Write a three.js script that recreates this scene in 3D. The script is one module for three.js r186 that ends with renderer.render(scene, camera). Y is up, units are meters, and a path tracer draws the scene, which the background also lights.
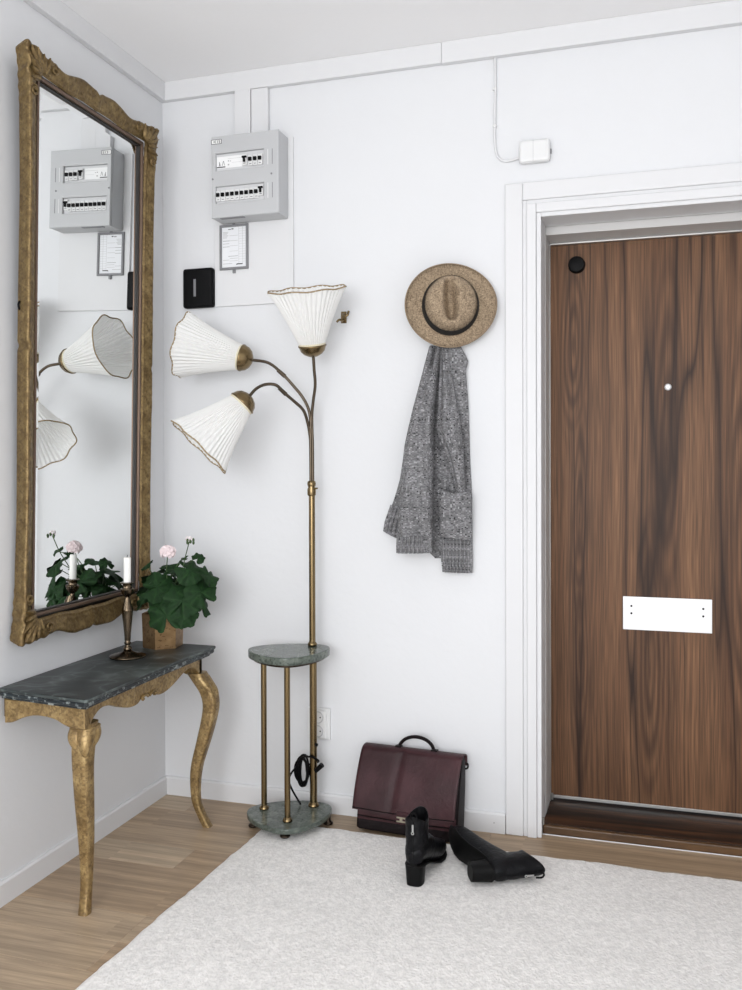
import * as THREE from 'three';
import { RoundedBoxGeometry } from 'three/addons/geometries/RoundedBoxGeometry.js';
import { mergeGeometries, mergeVertices } from 'three/addons/utils/BufferGeometryUtils.js';
import { RectAreaLightUniformsLib } from 'three/addons/lights/RectAreaLightUniformsLib.js';

// ------------------------------------------------------------ camera, sky, daylight, exposure
const scene = new THREE.Scene();
const camera = new THREE.PerspectiveCamera(57.35, 742 / 990, 0.05, 60);
camera.position.set(1.7093, 1.2093, 2.9523);
camera.rotation.set(-0.0081, 0.3001, -0.0027, 'YXZ');
camera.setViewOffset(742, 990, 0, 23.55, 742, 990);
scene.background = new THREE.Color().setRGB(0.80, 0.90, 1.0);
RectAreaLightUniformsLib.init();
const WIN = { x0: 0.15, x1: 2.65, y0: 0.45, y1: 2.45, z: 4.5 };
const daylight = new THREE.RectAreaLight(new THREE.Color().setRGB(0.985, 0.993, 1.0), 8.6, WIN.x1 - WIN.x0 - 0.14, WIN.y1 - WIN.y0 - 0.14);
daylight.name = 'window_daylight';
daylight.position.set((WIN.x0 + WIN.x1) / 2, (WIN.y0 + WIN.y1) / 2, WIN.z + 0.02);
daylight.lookAt((WIN.x0 + WIN.x1) / 2, (WIN.y0 + WIN.y1) / 2, 0);
scene.add(daylight);
const renderer = new THREE.WebGLRenderer();
renderer.toneMapping = THREE.LinearToneMapping;
renderer.toneMappingExposure = 0.86;
renderer.shadowMap.enabled = true;

// ------------------------------------------------------------ helpers
const V = (x, y, z) => new THREE.Vector3(x, y, z);
let seed = 12345;
function rnd() { seed |= 0; seed = seed + 0x6D2B79F5 | 0; let t = Math.imul(seed ^ seed >>> 15, 1 | seed); t = t + Math.imul(t ^ t >>> 7, 61 | t) ^ t; return ((t ^ t >>> 14) >>> 0) / 4294967296; }
const rr = (a, b) => a + (b - a) * rnd();
function h2(i, j, s) { let n = Math.imul(i | 0, 374761393) + Math.imul(j | 0, 668265263) + Math.imul(s | 0, 1274126177); n = Math.imul(n ^ n >>> 13, 1274126177); return ((n ^ n >>> 16) >>> 0) / 4294967296; }
function noise(x, y, s = 0, px = 0, py = 0) {           // value noise; px, py: periods for tiling
  const i = Math.floor(x), j = Math.floor(y), fx = x - i, fy = y - j, u = fx * fx * (3 - 2 * fx), v = fy * fy * (3 - 2 * fy);
  const wx = k => px ? ((k % px) + px) % px : k, wy = k => py ? ((k % py) + py) % py : k;
  const a = h2(wx(i), wy(j), s), b = h2(wx(i + 1), wy(j), s), c = h2(wx(i), wy(j + 1), s), d = h2(wx(i + 1), wy(j + 1), s);
  return a + (b - a) * u + (c - a) * v + (a - b - c + d) * u * v;
}
function fbm(x, y, s, o = 4, px = 0, py = 0) { let t = 0, a = 0.5, n = 0; for (let k = 0; k < o; k++) { t += a * noise(x, y, s + k * 17, px, py); n += a; x *= 2; y *= 2; px *= 2; py *= 2; a *= 0.5; } return t / n; }
const clamp = (x, a = 0, b = 1) => Math.min(b, Math.max(a, x));
const sst = (a, b, x) => { const t = clamp((x - a) / (b - a)); return t * t * (3 - 2 * t); };
const mix3 = (a, b, t) => [a[0] + (b[0] - a[0]) * t, a[1] + (b[1] - a[1]) * t, a[2] + (b[2] - a[2]) * t];
function tex(w, h, fn, srgb = true, su = 1, sv = su) {   // su, sv: metres that one tile covers
  const d = new Uint8Array(w * h * 4);
  for (let j = 0; j < h; j++) for (let i = 0; i < w; i++) { const c = fn(i / w, j / h), o = (j * w + i) * 4; d[o] = clamp(c[0], 0, 255); d[o + 1] = clamp(c[1], 0, 255); d[o + 2] = clamp(c[2], 0, 255); d[o + 3] = 255; }
  const t = new THREE.DataTexture(d, w, h); t.magFilter = THREE.LinearFilter; t.minFilter = THREE.LinearMipmapLinearFilter; t.generateMipmaps = true;
  t.wrapS = t.wrapT = THREE.RepeatWrapping; t.repeat.set(1 / su, 1 / sv); if (srgb) t.colorSpace = THREE.SRGBColorSpace; t.needsUpdate = true; return t;
}
const gray = (w, h, fn, su, sv) => tex(w, h, (u, v) => { const g = fn(u, v) * 255; return [g, g, g]; }, false, su, sv);
const std = o => new THREE.MeshStandardMaterial({ side: THREE.DoubleSide, ...o });
const phy = o => new THREE.MeshPhysicalMaterial({ side: THREE.DoubleSide, ...o });
const lin = (r, g, b) => new THREE.Color().setRGB(r, g, b);

function puv(g) {                                        // uv in metres by the dominant axis of each face
  g = g.index ? g.toNonIndexed() : g;
  const p = g.attributes.position, uv = new Float32Array(p.count * 2), a = V(), b = V(), c = V(), n = V();
  for (let i = 0; i < p.count; i += 3) {
    a.fromBufferAttribute(p, i); b.fromBufferAttribute(p, i + 1); c.fromBufferAttribute(p, i + 2);
    n.copy(b).sub(a).cross(c.clone().sub(a)); const ax = Math.abs(n.x), ay = Math.abs(n.y), az = Math.abs(n.z);
    [a, b, c].forEach((q, k) => { const [s, t] = ax >= ay && ax >= az ? [q.z, q.y] : ay >= az ? [q.x, q.z] : [q.x, q.y]; uv[(i + k) * 2] = s; uv[(i + k) * 2 + 1] = t; });
  }
  g.setAttribute('uv', new THREE.BufferAttribute(uv, 2)); return g;
}
function clean(g) { g = g.index ? g.toNonIndexed() : g.clone(); for (const k of Object.keys(g.attributes)) if (!['position', 'normal', 'uv'].includes(k)) g.deleteAttribute(k); if (!g.attributes.normal) g.computeVertexNormals(); if (!g.attributes.uv) g.setAttribute('uv', new THREE.BufferAttribute(new Float32Array(g.attributes.position.count * 2), 2)); return g; }
const merge = list => list.length === 1 ? list[0] : mergeGeometries(list.map(clean));
function box(x0, x1, y0, y1, z0, z1, r = 0.0015) {       // rounded box between corners, uv in metres
  const w = x1 - x0, h = y1 - y0, d = z1 - z0; r = Math.min(r, w / 2.2, h / 2.2, d / 2.2);
  const g = r > 0 ? new RoundedBoxGeometry(w, h, d, 2, r) : new THREE.BoxGeometry(w, h, d);
  g.translate((x0 + x1) / 2, (y0 + y1) / 2, (z0 + z1) / 2); return puv(g);
}
const move = (g, x, y, z) => g.translate(x, y, z);
function cyl(r0, r1, h, seg = 20) { return new THREE.CylinderGeometry(r1, r0, h, seg); }   // centred, r0 below
function lathe(pts, seg = 40) { return new THREE.LatheGeometry(pts.map(p => new THREE.Vector2(p[0], p[1])), seg); }
function tube(pts, r, seg = 40, rad = 8, closed = false) { return new THREE.TubeGeometry(new THREE.CatmullRomCurve3(pts.map(p => V(...p)), closed, 'centripetal'), seg, r, rad, closed); }
function grid(nu, nv, fn, closeU = false) {              // parametric grid surface, smooth normals
  const pos = [], uv = [], idx = [];
  for (let j = 0; j <= nv; j++) for (let i = 0; i <= nu; i++) { const p = fn(i / nu, j / nv); pos.push(p[0], p[1], p[2]); uv.push(p[3] ?? i / nu, p[4] ?? j / nv); }
  for (let j = 0; j < nv; j++) for (let i = 0; i < nu; i++) { const a = j * (nu + 1) + i, b = a + 1, c = a + nu + 1, d = c + 1; idx.push(a, b, c, b, d, c); }
  const g = new THREE.BufferGeometry(); g.setAttribute('position', new THREE.Float32BufferAttribute(pos, 3)); g.setAttribute('uv', new THREE.Float32BufferAttribute(uv, 2)); g.setIndex(idx); g.computeVertexNormals();
  if (closeU) { const n = g.attributes.normal; for (let j = 0; j <= nv; j++) { const a = j * (nu + 1), b = a + nu; const m = V(n.getX(a) + n.getX(b), n.getY(a) + n.getY(b), n.getZ(a) + n.getZ(b)).normalize(); n.setXYZ(a, m.x, m.y, m.z); n.setXYZ(b, m.x, m.y, m.z); } }
  return g;
}
function loft(rings, capA = true, capB = true) {         // rings of equally many [x,y,z], closed round
  const n = rings[0].length, m = rings.length;
  const g = grid(n, m - 1, (u, v) => rings[Math.round(v * (m - 1))][Math.round(u * n) % n], true);
  const parts = [g];
  for (const [on, r] of [[capA, rings[0]], [capB, rings[m - 1]]]) if (on) {
    const c = [0, 0, 0]; r.forEach(p => { c[0] += p[0] / n; c[1] += p[1] / n; c[2] += p[2] / n; });
    parts.push(grid(n, 1, (u, v) => v < 0.5 ? r[Math.round(u * n) % n] : c));
  }
  return merge(parts);
}
function shapeOf(pts, holes = []) { const s = new THREE.Shape(pts.map(p => new THREE.Vector2(p[0], p[1]))); for (const h of holes) s.holes.push(new THREE.Path(h.map(p => new THREE.Vector2(p[0], p[1])))); return s; }
function extrude(shape, depth, bevel = 0, seg = 2, curve = 12) { return new THREE.ExtrudeGeometry(shape, { depth: depth - 2 * bevel, bevelEnabled: bevel > 0, bevelSize: bevel, bevelThickness: bevel, bevelSegments: seg, bevelOffset: -bevel, curveSegments: curve }).translate(0, 0, bevel); }
function smoothPts(pts, n = 60, closed = false) { return new THREE.CatmullRomCurve3(pts.map(p => V(p[0], p[1], 0)), closed, 'centripetal').getPoints(n).map(p => [p.x, p.y]); }
function lerpTable(t, tab) { if (t <= tab[0][0]) return tab[0][1]; for (let i = 1; i < tab.length; i++) if (t <= tab[i][0]) { const k = (t - tab[i - 1][0]) / (tab[i][0] - tab[i - 1][0]), s = k * k * (3 - 2 * k); return tab[i - 1][1] + (tab[i][1] - tab[i - 1][1]) * s; } return tab[tab.length - 1][1]; }

function spline(t, tab) { const n = tab.length; if (t <= tab[0][0]) return tab[0][1]; if (t >= tab[n - 1][0]) return tab[n - 1][1]; let i = 0; while (t > tab[i + 1][0]) i++; const m = k => { const a = Math.max(0, k - 1), b = Math.min(n - 1, k + 1); return (tab[b][1] - tab[a][1]) / (tab[b][0] - tab[a][0]); }, h = tab[i + 1][0] - tab[i][0], u = (t - tab[i][0]) / h, u2 = u * u, u3 = u2 * u; return (2 * u3 - 3 * u2 + 1) * tab[i][1] + (u3 - 2 * u2 + u) * h * m(i) + (-2 * u3 + 3 * u2) * tab[i + 1][1] + (u3 - u2) * h * m(i + 1); }
const taken = {};
function numbered(name) { const k = taken[name] = (taken[name] ?? -1) + 1; return k ? `${name}_${String(k).padStart(3, '0')}` : name; }
function finish(o) { o.traverse(m => { if (m.isMesh) { m.castShadow = true; m.receiveShadow = true; } }); return o; }
function part(name, geo, mat, parent, label) { const m = new THREE.Mesh(Array.isArray(geo) ? merge(geo) : geo, mat); m.name = name; m.castShadow = m.receiveShadow = true; if (label) m.userData.label = label; parent.add(m); return m; }
function thing(name, label, category, pos = [0, 0, 0], group) { const o = new THREE.Group(); o.name = numbered(name); o.position.set(...pos); o.userData = { label, category }; if (group) o.userData.group = group; scene.add(o); return o; }
function struct(name, label, category) { const o = new THREE.Group(); o.name = name; o.userData = { kind: 'structure', label, category }; scene.add(o); return o; }

// ------------------------------------------------------------ materials
const plasterBump = gray(512, 512, (u, v) => 0.5 + 0.5 * (fbm(u * 24, v * 24, 3, 5, 24, 24) - 0.5), 0.6);
const M = {};
M.wall = std({ color: lin(0.715, 0.72, 0.735), roughness: 0.75, bumpMap: plasterBump, bumpScale: 0.0012 });
M.ceiling = std({ color: lin(0.90, 0.895, 0.90), roughness: 0.9, bumpMap: plasterBump, bumpScale: 0.001 });
M.trim = phy({ color: lin(0.70, 0.70, 0.71), roughness: 0.5, specularIntensity: 0.5 });
M.frameGrey = std({ color: lin(0.56, 0.55, 0.54), roughness: 0.45 });
M.plastic = std({ color: lin(0.74, 0.74, 0.74), roughness: 0.35 });
M.boxGrey = std({ color: lin(0.50, 0.505, 0.515), roughness: 0.45 });
M.midGrey = std({ color: lin(0.20, 0.20, 0.21), roughness: 0.5 });
M.black = phy({ color: lin(0.004, 0.004, 0.0045), roughness: 0.5, specularIntensity: 0.22 });
M.blackGloss = std({ color: lin(0.006, 0.006, 0.007), roughness: 0.25 });
M.alu = std({ color: lin(0.55, 0.55, 0.54), roughness: 0.35, metalness: 1 });
M.steelWhite = std({ color: lin(0.80, 0.80, 0.81), roughness: 0.4, metalness: 0.25 });

// veneer of the entrance door: 1.0 m x 2.0 m
const eyes = [[0.385, 1.25, 0.035, 0.42], [0.33, 0.50, 0.030, 0.36], [0.075, 1.62, 0.03, 0.25], [0.10, 0.55, 0.024, 0.4], [0.10, 1.02, 0.02, 0.3], [0.62, 0.9, 0.035, 0.5], [0.80, 1.4, 0.03, 0.4]];
function veneer(x, y) {
  let w = x + 0.030 * (fbm(x * 3, y * 0.9, 5, 3) - 0.5) + 0.010 * (fbm(x * 14, y * 2.2, 9, 2) - 0.5), eye = 0;
  for (const [ex, ey, ew, eh] of eyes) {
    const dx = (x - ex + 0.010 * (noise(y * 2.3, ex * 50, 8) - 0.5)) / ew, dy = (y - ey) / eh, r = Math.sqrt(dx * dx + dy * dy * (dy > 0 ? 1.0 : 1.6));
    const f = 1 - sst(0.9, 2.2, r); eye = Math.max(eye, f * (0.5 + 0.5 * Math.sin(r * 13 + 3 * noise(x * 30, y * 4, 3))) * 0.95); w += 0.004 * f;
  }
  const broad = fbm(w * 13, y * 0.30, 21, 3), mid = fbm(w * 46, y * 0.8, 33, 3), fine = noise(w * 300, y * 7, 41) * 0.6 + noise(w * 640, y * 16, 43) * 0.4;
  const ridge = 1 - Math.abs(2 * fbm(w * 11, y * 0.42, 55, 2) - 1), dark = Math.pow(clamp(ridge), 30), ridge2 = 1 - Math.abs(2 * noise(w * 44, y * 0.7, 66) - 1), dark2 = Math.pow(ridge2, 14) * sst(0.30, 0.65, noise(x * 7, y * 1.8, 71));
  return { broad, mid, fine, dark: clamp(dark * 0.9 + dark2 * 0.65), eye };
}
const doorMap = tex(1024, 2048, (u, v) => {
  const n = veneer(u, v * 2);
  let c = mix3([92, 65, 46], [144, 107, 78], clamp(0.15 + 1.1 * (n.broad - 0.2)));
  c = mix3(c, [88, 61, 43], clamp((n.mid - 0.42) * 1.8));
  const f = 0.74 + 0.50 * n.fine; c = c.map(k => k * f);
  c = mix3(c, [50, 33, 24], 0.50 * n.eye); c = mix3(c, [40, 26, 19], 0.90 * n.dark);
  return c;
}, true, 1, 2);
M.door = phy({ specularIntensity: 0.45, map: doorMap, roughness: 0.48, bumpMap: gray(512, 1024, (u, v) => { const n = veneer(u, v * 2); return 0.55 + 0.3 * n.fine - 0.3 * n.dark; }, 1, 2), bumpScale: 0.0004 });
M.threshold = phy({ map: tex(512, 256, (u, v) => { const y = v * 0.3, x = u; const s = fbm(x * 3, y * 60 + 2 * fbm(x * 2, y * 8, 4, 2), 12, 4), f = noise(x * 14, y * 700, 9); let c = mix3([30, 19, 13], [92, 60, 38], clamp(s * 1.9 - 0.5)); return c.map(k => k * (0.75 + 0.5 * f)); }, true, 1, 0.3), roughness: 0.5, specularIntensity: 0.5 });
M.nosing = std({ map: tex(512, 64, (u, v) => { const f = fbm(u * 10, v * 6, 31, 3); return mix3([58, 39, 22], [104, 74, 42], f); }, true, 0.8, 0.1), roughness: 0.45 });

// floor staves, a few tones of greyish oak
function oak(s) {
  return tex(512, 128, (u, v) => {
    const x = u * 0.9, y = v * 0.14, w = y * 0.8 + 0.012 * (fbm(x * 2.4, y * 10, s, 3) - 0.5);
    const g = fbm(x * 1.6, w * 90, s + 5, 4), f = noise(x * 26, w * 900, s + 9), k = Math.pow(1 - Math.abs(2 * fbm(x * 1.2, w * 34, s + 3, 2) - 1), 7);
    const base = [[186, 163, 136], [181, 157, 129], [191, 169, 142], [177, 152, 124]][s % 4];
    let c = mix3(base.map(q => q * 0.84), base.map(q => q * 1.05), clamp(g * 1.5 - 0.25)); c = mix3(c, base.map(q => q * 0.66), 0.3 * k);
    return c.map(q => q * (0.93 + 0.14 * f));
  }, true, 0.9, 0.14);
}
M.oaks = [0, 1, 2, 3].map(s => std({ map: oak(s), roughness: 0.42 }));
// white woven rug
M.rug = std({
  map: tex(512, 512, (u, v) => { const a = fbm(u * 90, v * 90, 2, 2, 90, 90), b = fbm(u * 7, v * 7, 8, 3, 7, 7), sp = h2(Math.floor(u * 512), Math.floor(v * 512), 77) > 0.9985 ? 0.8 : 1; const g = (219 + 30 * a + 8 * (b - 0.5)) * sp; return [g, g * 0.988, g * 0.975]; }, true, 0.8),
  bumpMap: gray(512, 512, (u, v) => 0.8 * fbm(u * 130, v * 90, 4, 2, 130, 90) + 0.2 * fbm(u * 30, v * 18, 6, 2, 30, 18), 0.5), bumpScale: 0.0025, roughness: 1
});
// aged gilding
const gildMap = tex(512, 512, (u, v) => {
  const a = fbm(u * 10, v * 10, 3, 4, 10, 10), b = fbm(u * 36, v * 36, 7, 3, 36, 36), d = sst(0.46, 0.74, fbm(u * 40, v * 40, 15, 4, 40, 40)), s = sst(0.62, 0.8, fbm(u * 48, v * 48, 19, 3, 48, 48));
  let c = mix3([136, 112, 72], [202, 176, 124], clamp(a * 1.6 - 0.3)); c = mix3(c, [104, 80, 50], 0.5 * b); c = mix3(c, [70, 52, 34], 0.34 * d); c = mix3(c, [214, 192, 144], 0.22 * s); return c;
}, true, 0.25);
const gildBump = gray(512, 512, (u, v) => 0.45 * fbm(u * 26, v * 26, 3, 3, 26, 26) + 0.4 * Math.pow(1 - Math.abs(2 * fbm(u * 12, v * 12, 9, 3, 12, 12) - 1), 3), 0.25);
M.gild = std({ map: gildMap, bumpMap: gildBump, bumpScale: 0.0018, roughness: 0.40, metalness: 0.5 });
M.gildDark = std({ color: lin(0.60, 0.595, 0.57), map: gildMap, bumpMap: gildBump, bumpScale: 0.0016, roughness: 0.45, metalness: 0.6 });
M.liner = std({ color: lin(0.16, 0.105, 0.075), roughness: 0.4, metalness: 0.55 });
M.lineBlack = std({ color: lin(0.012, 0.009, 0.007), roughness: 0.5 });
M.mirror = std({ color: lin(0.88, 0.895, 0.89), roughness: 0.0, metalness: 1 });
// dark veined marble
function veins(x, y) { const w = fbm(x * 5, y * 5, 3, 4), q = fbm(x * 9 + 3 * w, y * 9 - 2 * w, 8, 4); const r = Math.pow(1 - Math.abs(2 * fbm(x * 4 + y * 5 + 1.6 * w, (y - x) * 2.5, 5, 4) - 1), 14), r2 = Math.pow(1 - Math.abs(2 * fbm(x * 16 + w * 3, y * 13, 15, 3) - 1), 12); return { w, q, r, r2 }; }
M.marble = std({ map: tex(1024, 1024, (u, v) => { const n = veins(u, v); let c = mix3([20, 24, 25], [52, 60, 60], clamp(n.q * 1.6 - 0.4)); c = mix3(c, [120, 130, 126], 0.6 * n.r); c = mix3(c, [140, 150, 146], 0.5 * n.r2 * sst(0.3, 0.65, n.w)); return c; }, true, 1), roughness: 0.42 });
M.marbleEdge = std({ map: tex(512, 512, (u, v) => { const n = veins(u * 1.6, v * 1.6); const k = fbm(u * 40, v * 40, 33, 4, 40, 40); let c = mix3([14, 20, 24], [46, 58, 63], clamp(n.q * 1.6 - 0.4)); return mix3(c, [190, 196, 192], 0.68 * sst(0.50, 0.68, k) * (0.5 + n.w)); }, true, 0.5), roughness: 0.38 });
M.slab = std({ map: tex(512, 512, (u, v) => { const n = veins(u * 1.3 + 4, v * 1.3); const k = fbm(u * 60, v * 60, 12, 3, 60, 60); let c = mix3([72, 80, 74], [110, 118, 110], clamp(n.q * 1.5 - 0.3)); c = mix3(c, [52, 58, 53], 0.5 * sst(0.5, 0.7, k)); return mix3(c, [150, 156, 145], 0.35 * n.r); }, true, 0.35), roughness: 0.22 });
M.brass = std({ color: lin(0.215, 0.155, 0.08), roughness: 0.26, metalness: 1 });
M.brassDark = std({ color: lin(0.105, 0.082, 0.06), roughness: 0.36, metalness: 1 });
M.bronze = std({ color: lin(0.055, 0.042, 0.032), roughness: 0.4, metalness: 1 });
M.candleBrass = std({ color: lin(0.125, 0.095, 0.065), roughness: 0.26, metalness: 1 });
M.shade = phy({ color: lin(0.95, 0.945, 0.93), roughness: 0.9, transmission: 0.42, thickness: 0 });
M.shadeTrim = std({ color: lin(0.30, 0.22, 0.12), roughness: 0.7 });
M.cream = std({ color: lin(0.72, 0.66, 0.50), roughness: 0.8 });
M.wax = phy({ color: lin(0.90, 0.89, 0.86), roughness: 0.5 });
M.paper = std({ color: lin(0.85, 0.85, 0.85), roughness: 0.8 });

// ------------------------------------------------------------ the room
const H = 2.6, RX = 2.9, RZ = WIN.z;
{
  const wl = struct('wall_left', 'white plastered left wall behind the gilt mirror', 'wall');
  part('plaster', box(-0.15, 0, -0.05, H + 0.05, -0.3, RZ + 0.2, 0), M.wall, wl);
  const wb = struct('wall_back', 'white plastered wall with the entrance door', 'wall');
  const g = puv(extrude(shapeOf([[0, -0.05], [1.3655, -0.05], [1.3655, 2.0095], [2.3515, 2.0095], [2.3515, -0.05], [RX, -0.05], [RX, H + 0.05], [0, H + 0.05]]), 0.3)); g.translate(0, 0, -0.3);
  part('plaster', g, M.wall, wb);
  const wr = struct('wall_right', 'white plastered right wall out of view', 'wall');
  part('plaster', box(RX, RX + 0.15, -0.05, H + 0.05, -0.3, RZ + 0.2, 0), M.wall, wr);
  const wn = struct('wall_rear', 'white plastered wall with the window behind the viewer', 'wall');
  const rg = puv(extrude(shapeOf([[0, -0.05], [RX, -0.05], [RX, H + 0.05], [0, H + 0.05]], [[[WIN.x0, WIN.y0], [WIN.x0, WIN.y1], [WIN.x1, WIN.y1], [WIN.x1, WIN.y0]]]), 0.2)); rg.translate(0, 0, RZ);
  part('plaster', rg, M.wall, wn);
  const ce = struct('ceiling', 'flat white ceiling', 'ceiling');
  part('plaster', box(-0.15, RX + 0.15, H, H + 0.12, -0.3, RZ + 0.2, 0), M.ceiling, ce);

  const w1 = struct('window_1', 'white framed window behind the viewer', 'window');
  const zf = RZ + 0.04, t = 0.06;
  part('window_frame', [box(WIN.x0, WIN.x0 + t, WIN.y0, WIN.y1, zf, zf + 0.06), box(WIN.x1 - t, WIN.x1, WIN.y0, WIN.y1, zf, zf + 0.06), box(WIN.x0 + t, WIN.x1 - t, WIN.y0, WIN.y0 + t, zf, zf + 0.06), box(WIN.x0 + t, WIN.x1 - t, WIN.y1 - t, WIN.y1, zf, zf + 0.06)], M.trim, w1);
  part('pane', box(WIN.x0 + t, WIN.x1 - t, WIN.y0 + t, WIN.y1 - t, zf + 0.028, zf + 0.032, 0), phy({ color: 0xffffff, transmission: 1, thickness: 0, roughness: 0, ior: 1.5 }), w1);

  // floor: staves laid along the back wall, each a piece of its own
  const fl = struct('floor', 'greyish oak strip floor laid parallel to the door wall', 'floor');
  part('subfloor', box(-0.15, RX + 0.15, -0.12, -0.016, -0.3, RZ + 0.2, 0), std({ color: lin(0.05, 0.04, 0.035), roughness: 0.9 }), fl);
  const W = 0.137; let row = 0;
  for (let z = 0; z < 1.9; z += W, row++) {
    let x = -rr(0.05, 0.9);
    while (x < RX) {
      const L = rr(0.9, 1.35), a = Math.max(0.0, x), b = Math.min(RX, x + L);
      if (b - a > 0.02) {
        const gg = box(a + 0.00025, b - 0.00025, -0.0155, 0, z + 0.00025, Math.min(z + W, RZ) - 0.00025, 0.0008), ox = rnd() * 3, oy = rnd() * 3, uv = gg.attributes.uv;
        for (let i = 0; i < uv.count; i++) uv.setXY(i, uv.getX(i) + ox, uv.getY(i) + oy);
        part('plank', gg, M.oaks[Math.floor(rnd() * 4)], fl);
      }
      x += L;
    }
  }
  const rest = [];
  for (let z = row * W; z < RZ + 0.19; z += W) for (let x = 0; x < RX; x += 0.58) rest.push(box(x + 0.0003, Math.min(RX, x + 0.58) - 0.0003, -0.0155, 0, z + 0.0003, Math.min(z + W, RZ + 0.2) - 0.0003, 0));
  const st = part('plank_field', rest, M.oaks[0], fl); st.userData.kind = 'stuff';
  part('plank', box(1.3662, 2.3508, -0.0155, 0, -0.03, -0.0003, 0.0008), M.oaks[1], fl);

  // skirting boards
  const bl = struct('baseboard_left', 'low white skirting board along the left wall', 'baseboard');
  part('board', extrudeX([[0.0, 0], [0.012, 0], [0.012, 0.060], [0.008, 0.066], [0, 0.066]], 0.012, RZ, 'z'), M.trim, bl);
  const bb = struct('baseboard_back', 'low white skirting board between the corner and the door casing', 'baseboard');
  part('board', extrudeX([[0.0, 0], [0.012, 0], [0.012, 0.060], [0.008, 0.066], [0, 0.066]], 0.0, 1.2545, 'x'), M.trim, bb);
  part('nail_head', move(new THREE.CylinderGeometry(0.0018, 0.0018, 0.001, 10).rotateX(Math.PI / 2), 1.218, 0.034, 0.0124), M.midGrey, bb);
  // flat cornice boards (boxed-in cables) under the ceiling
  const t1 = struct('trim_1', 'flat white cornice board along the left wall', 'trim');
  part('board', box(0, 0.022, 2.532, H, 0.0225, RZ, 0.002), M.trim, t1);
  const t2 = struct('trim_2', 'flat white cornice boards above the door wall', 'trim');
  part('board', box(0, 1.0485, 2.532, H, 0, 0.022, 0.002), M.trim, t2); part('board', box(1.0495, RX, 2.530, H, 0, 0.0235, 0.002), M.trim, t2);
  const t3 = struct('trim_3', 'two white cable ducts between cornice and grey fuse box', 'trim');
  part('duct', box(0.300, 0.3612, 2.352, 2.534, 0, 0.024, 0.002), M.trim, t3); part('duct', box(0.3632, 0.427, 2.352, 2.531, 0, 0.020, 0.002), M.trim, t3);
  const t4 = struct('trim_4', 'white mounting board on the wall behind the fuse box', 'trim');
  part('board', box(0.2145, 0.517, 1.775, 2.352, 0, 0.010, 0.0015), M.trim, t4);
}
function extrudeX(pts, a, b, dir) {                      // profile [out from wall, height] run along a wall
  const g = extrude(shapeOf(pts), b - a);
  if (dir === 'x') { g.rotateY(Math.PI / 2); g.scale(1, 1, -1); const i = g.index; flip(g); g.translate(a, 0, 0); } else g.translate(0, 0, a);
  return puv(g);
}
function turnFaces(g) { const a = g.index.array; for (let i = 0; i < a.length; i += 3) { const t = a[i + 1]; a[i + 1] = a[i + 2]; a[i + 2] = t; } g.computeVertexNormals(); }
function flip(g) { const p = g.attributes.position; for (let i = 0; i < p.count; i += 3) for (const k of Object.keys(g.attributes)) { const at = g.attributes[k], n = at.itemSize; for (let c = 0; c < n; c++) { const t = at.array[(i + 1) * n + c]; at.array[(i + 1) * n + c] = at.array[(i + 2) * n + c]; at.array[(i + 2) * n + c] = t; } } g.computeVertexNormals(); }

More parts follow.
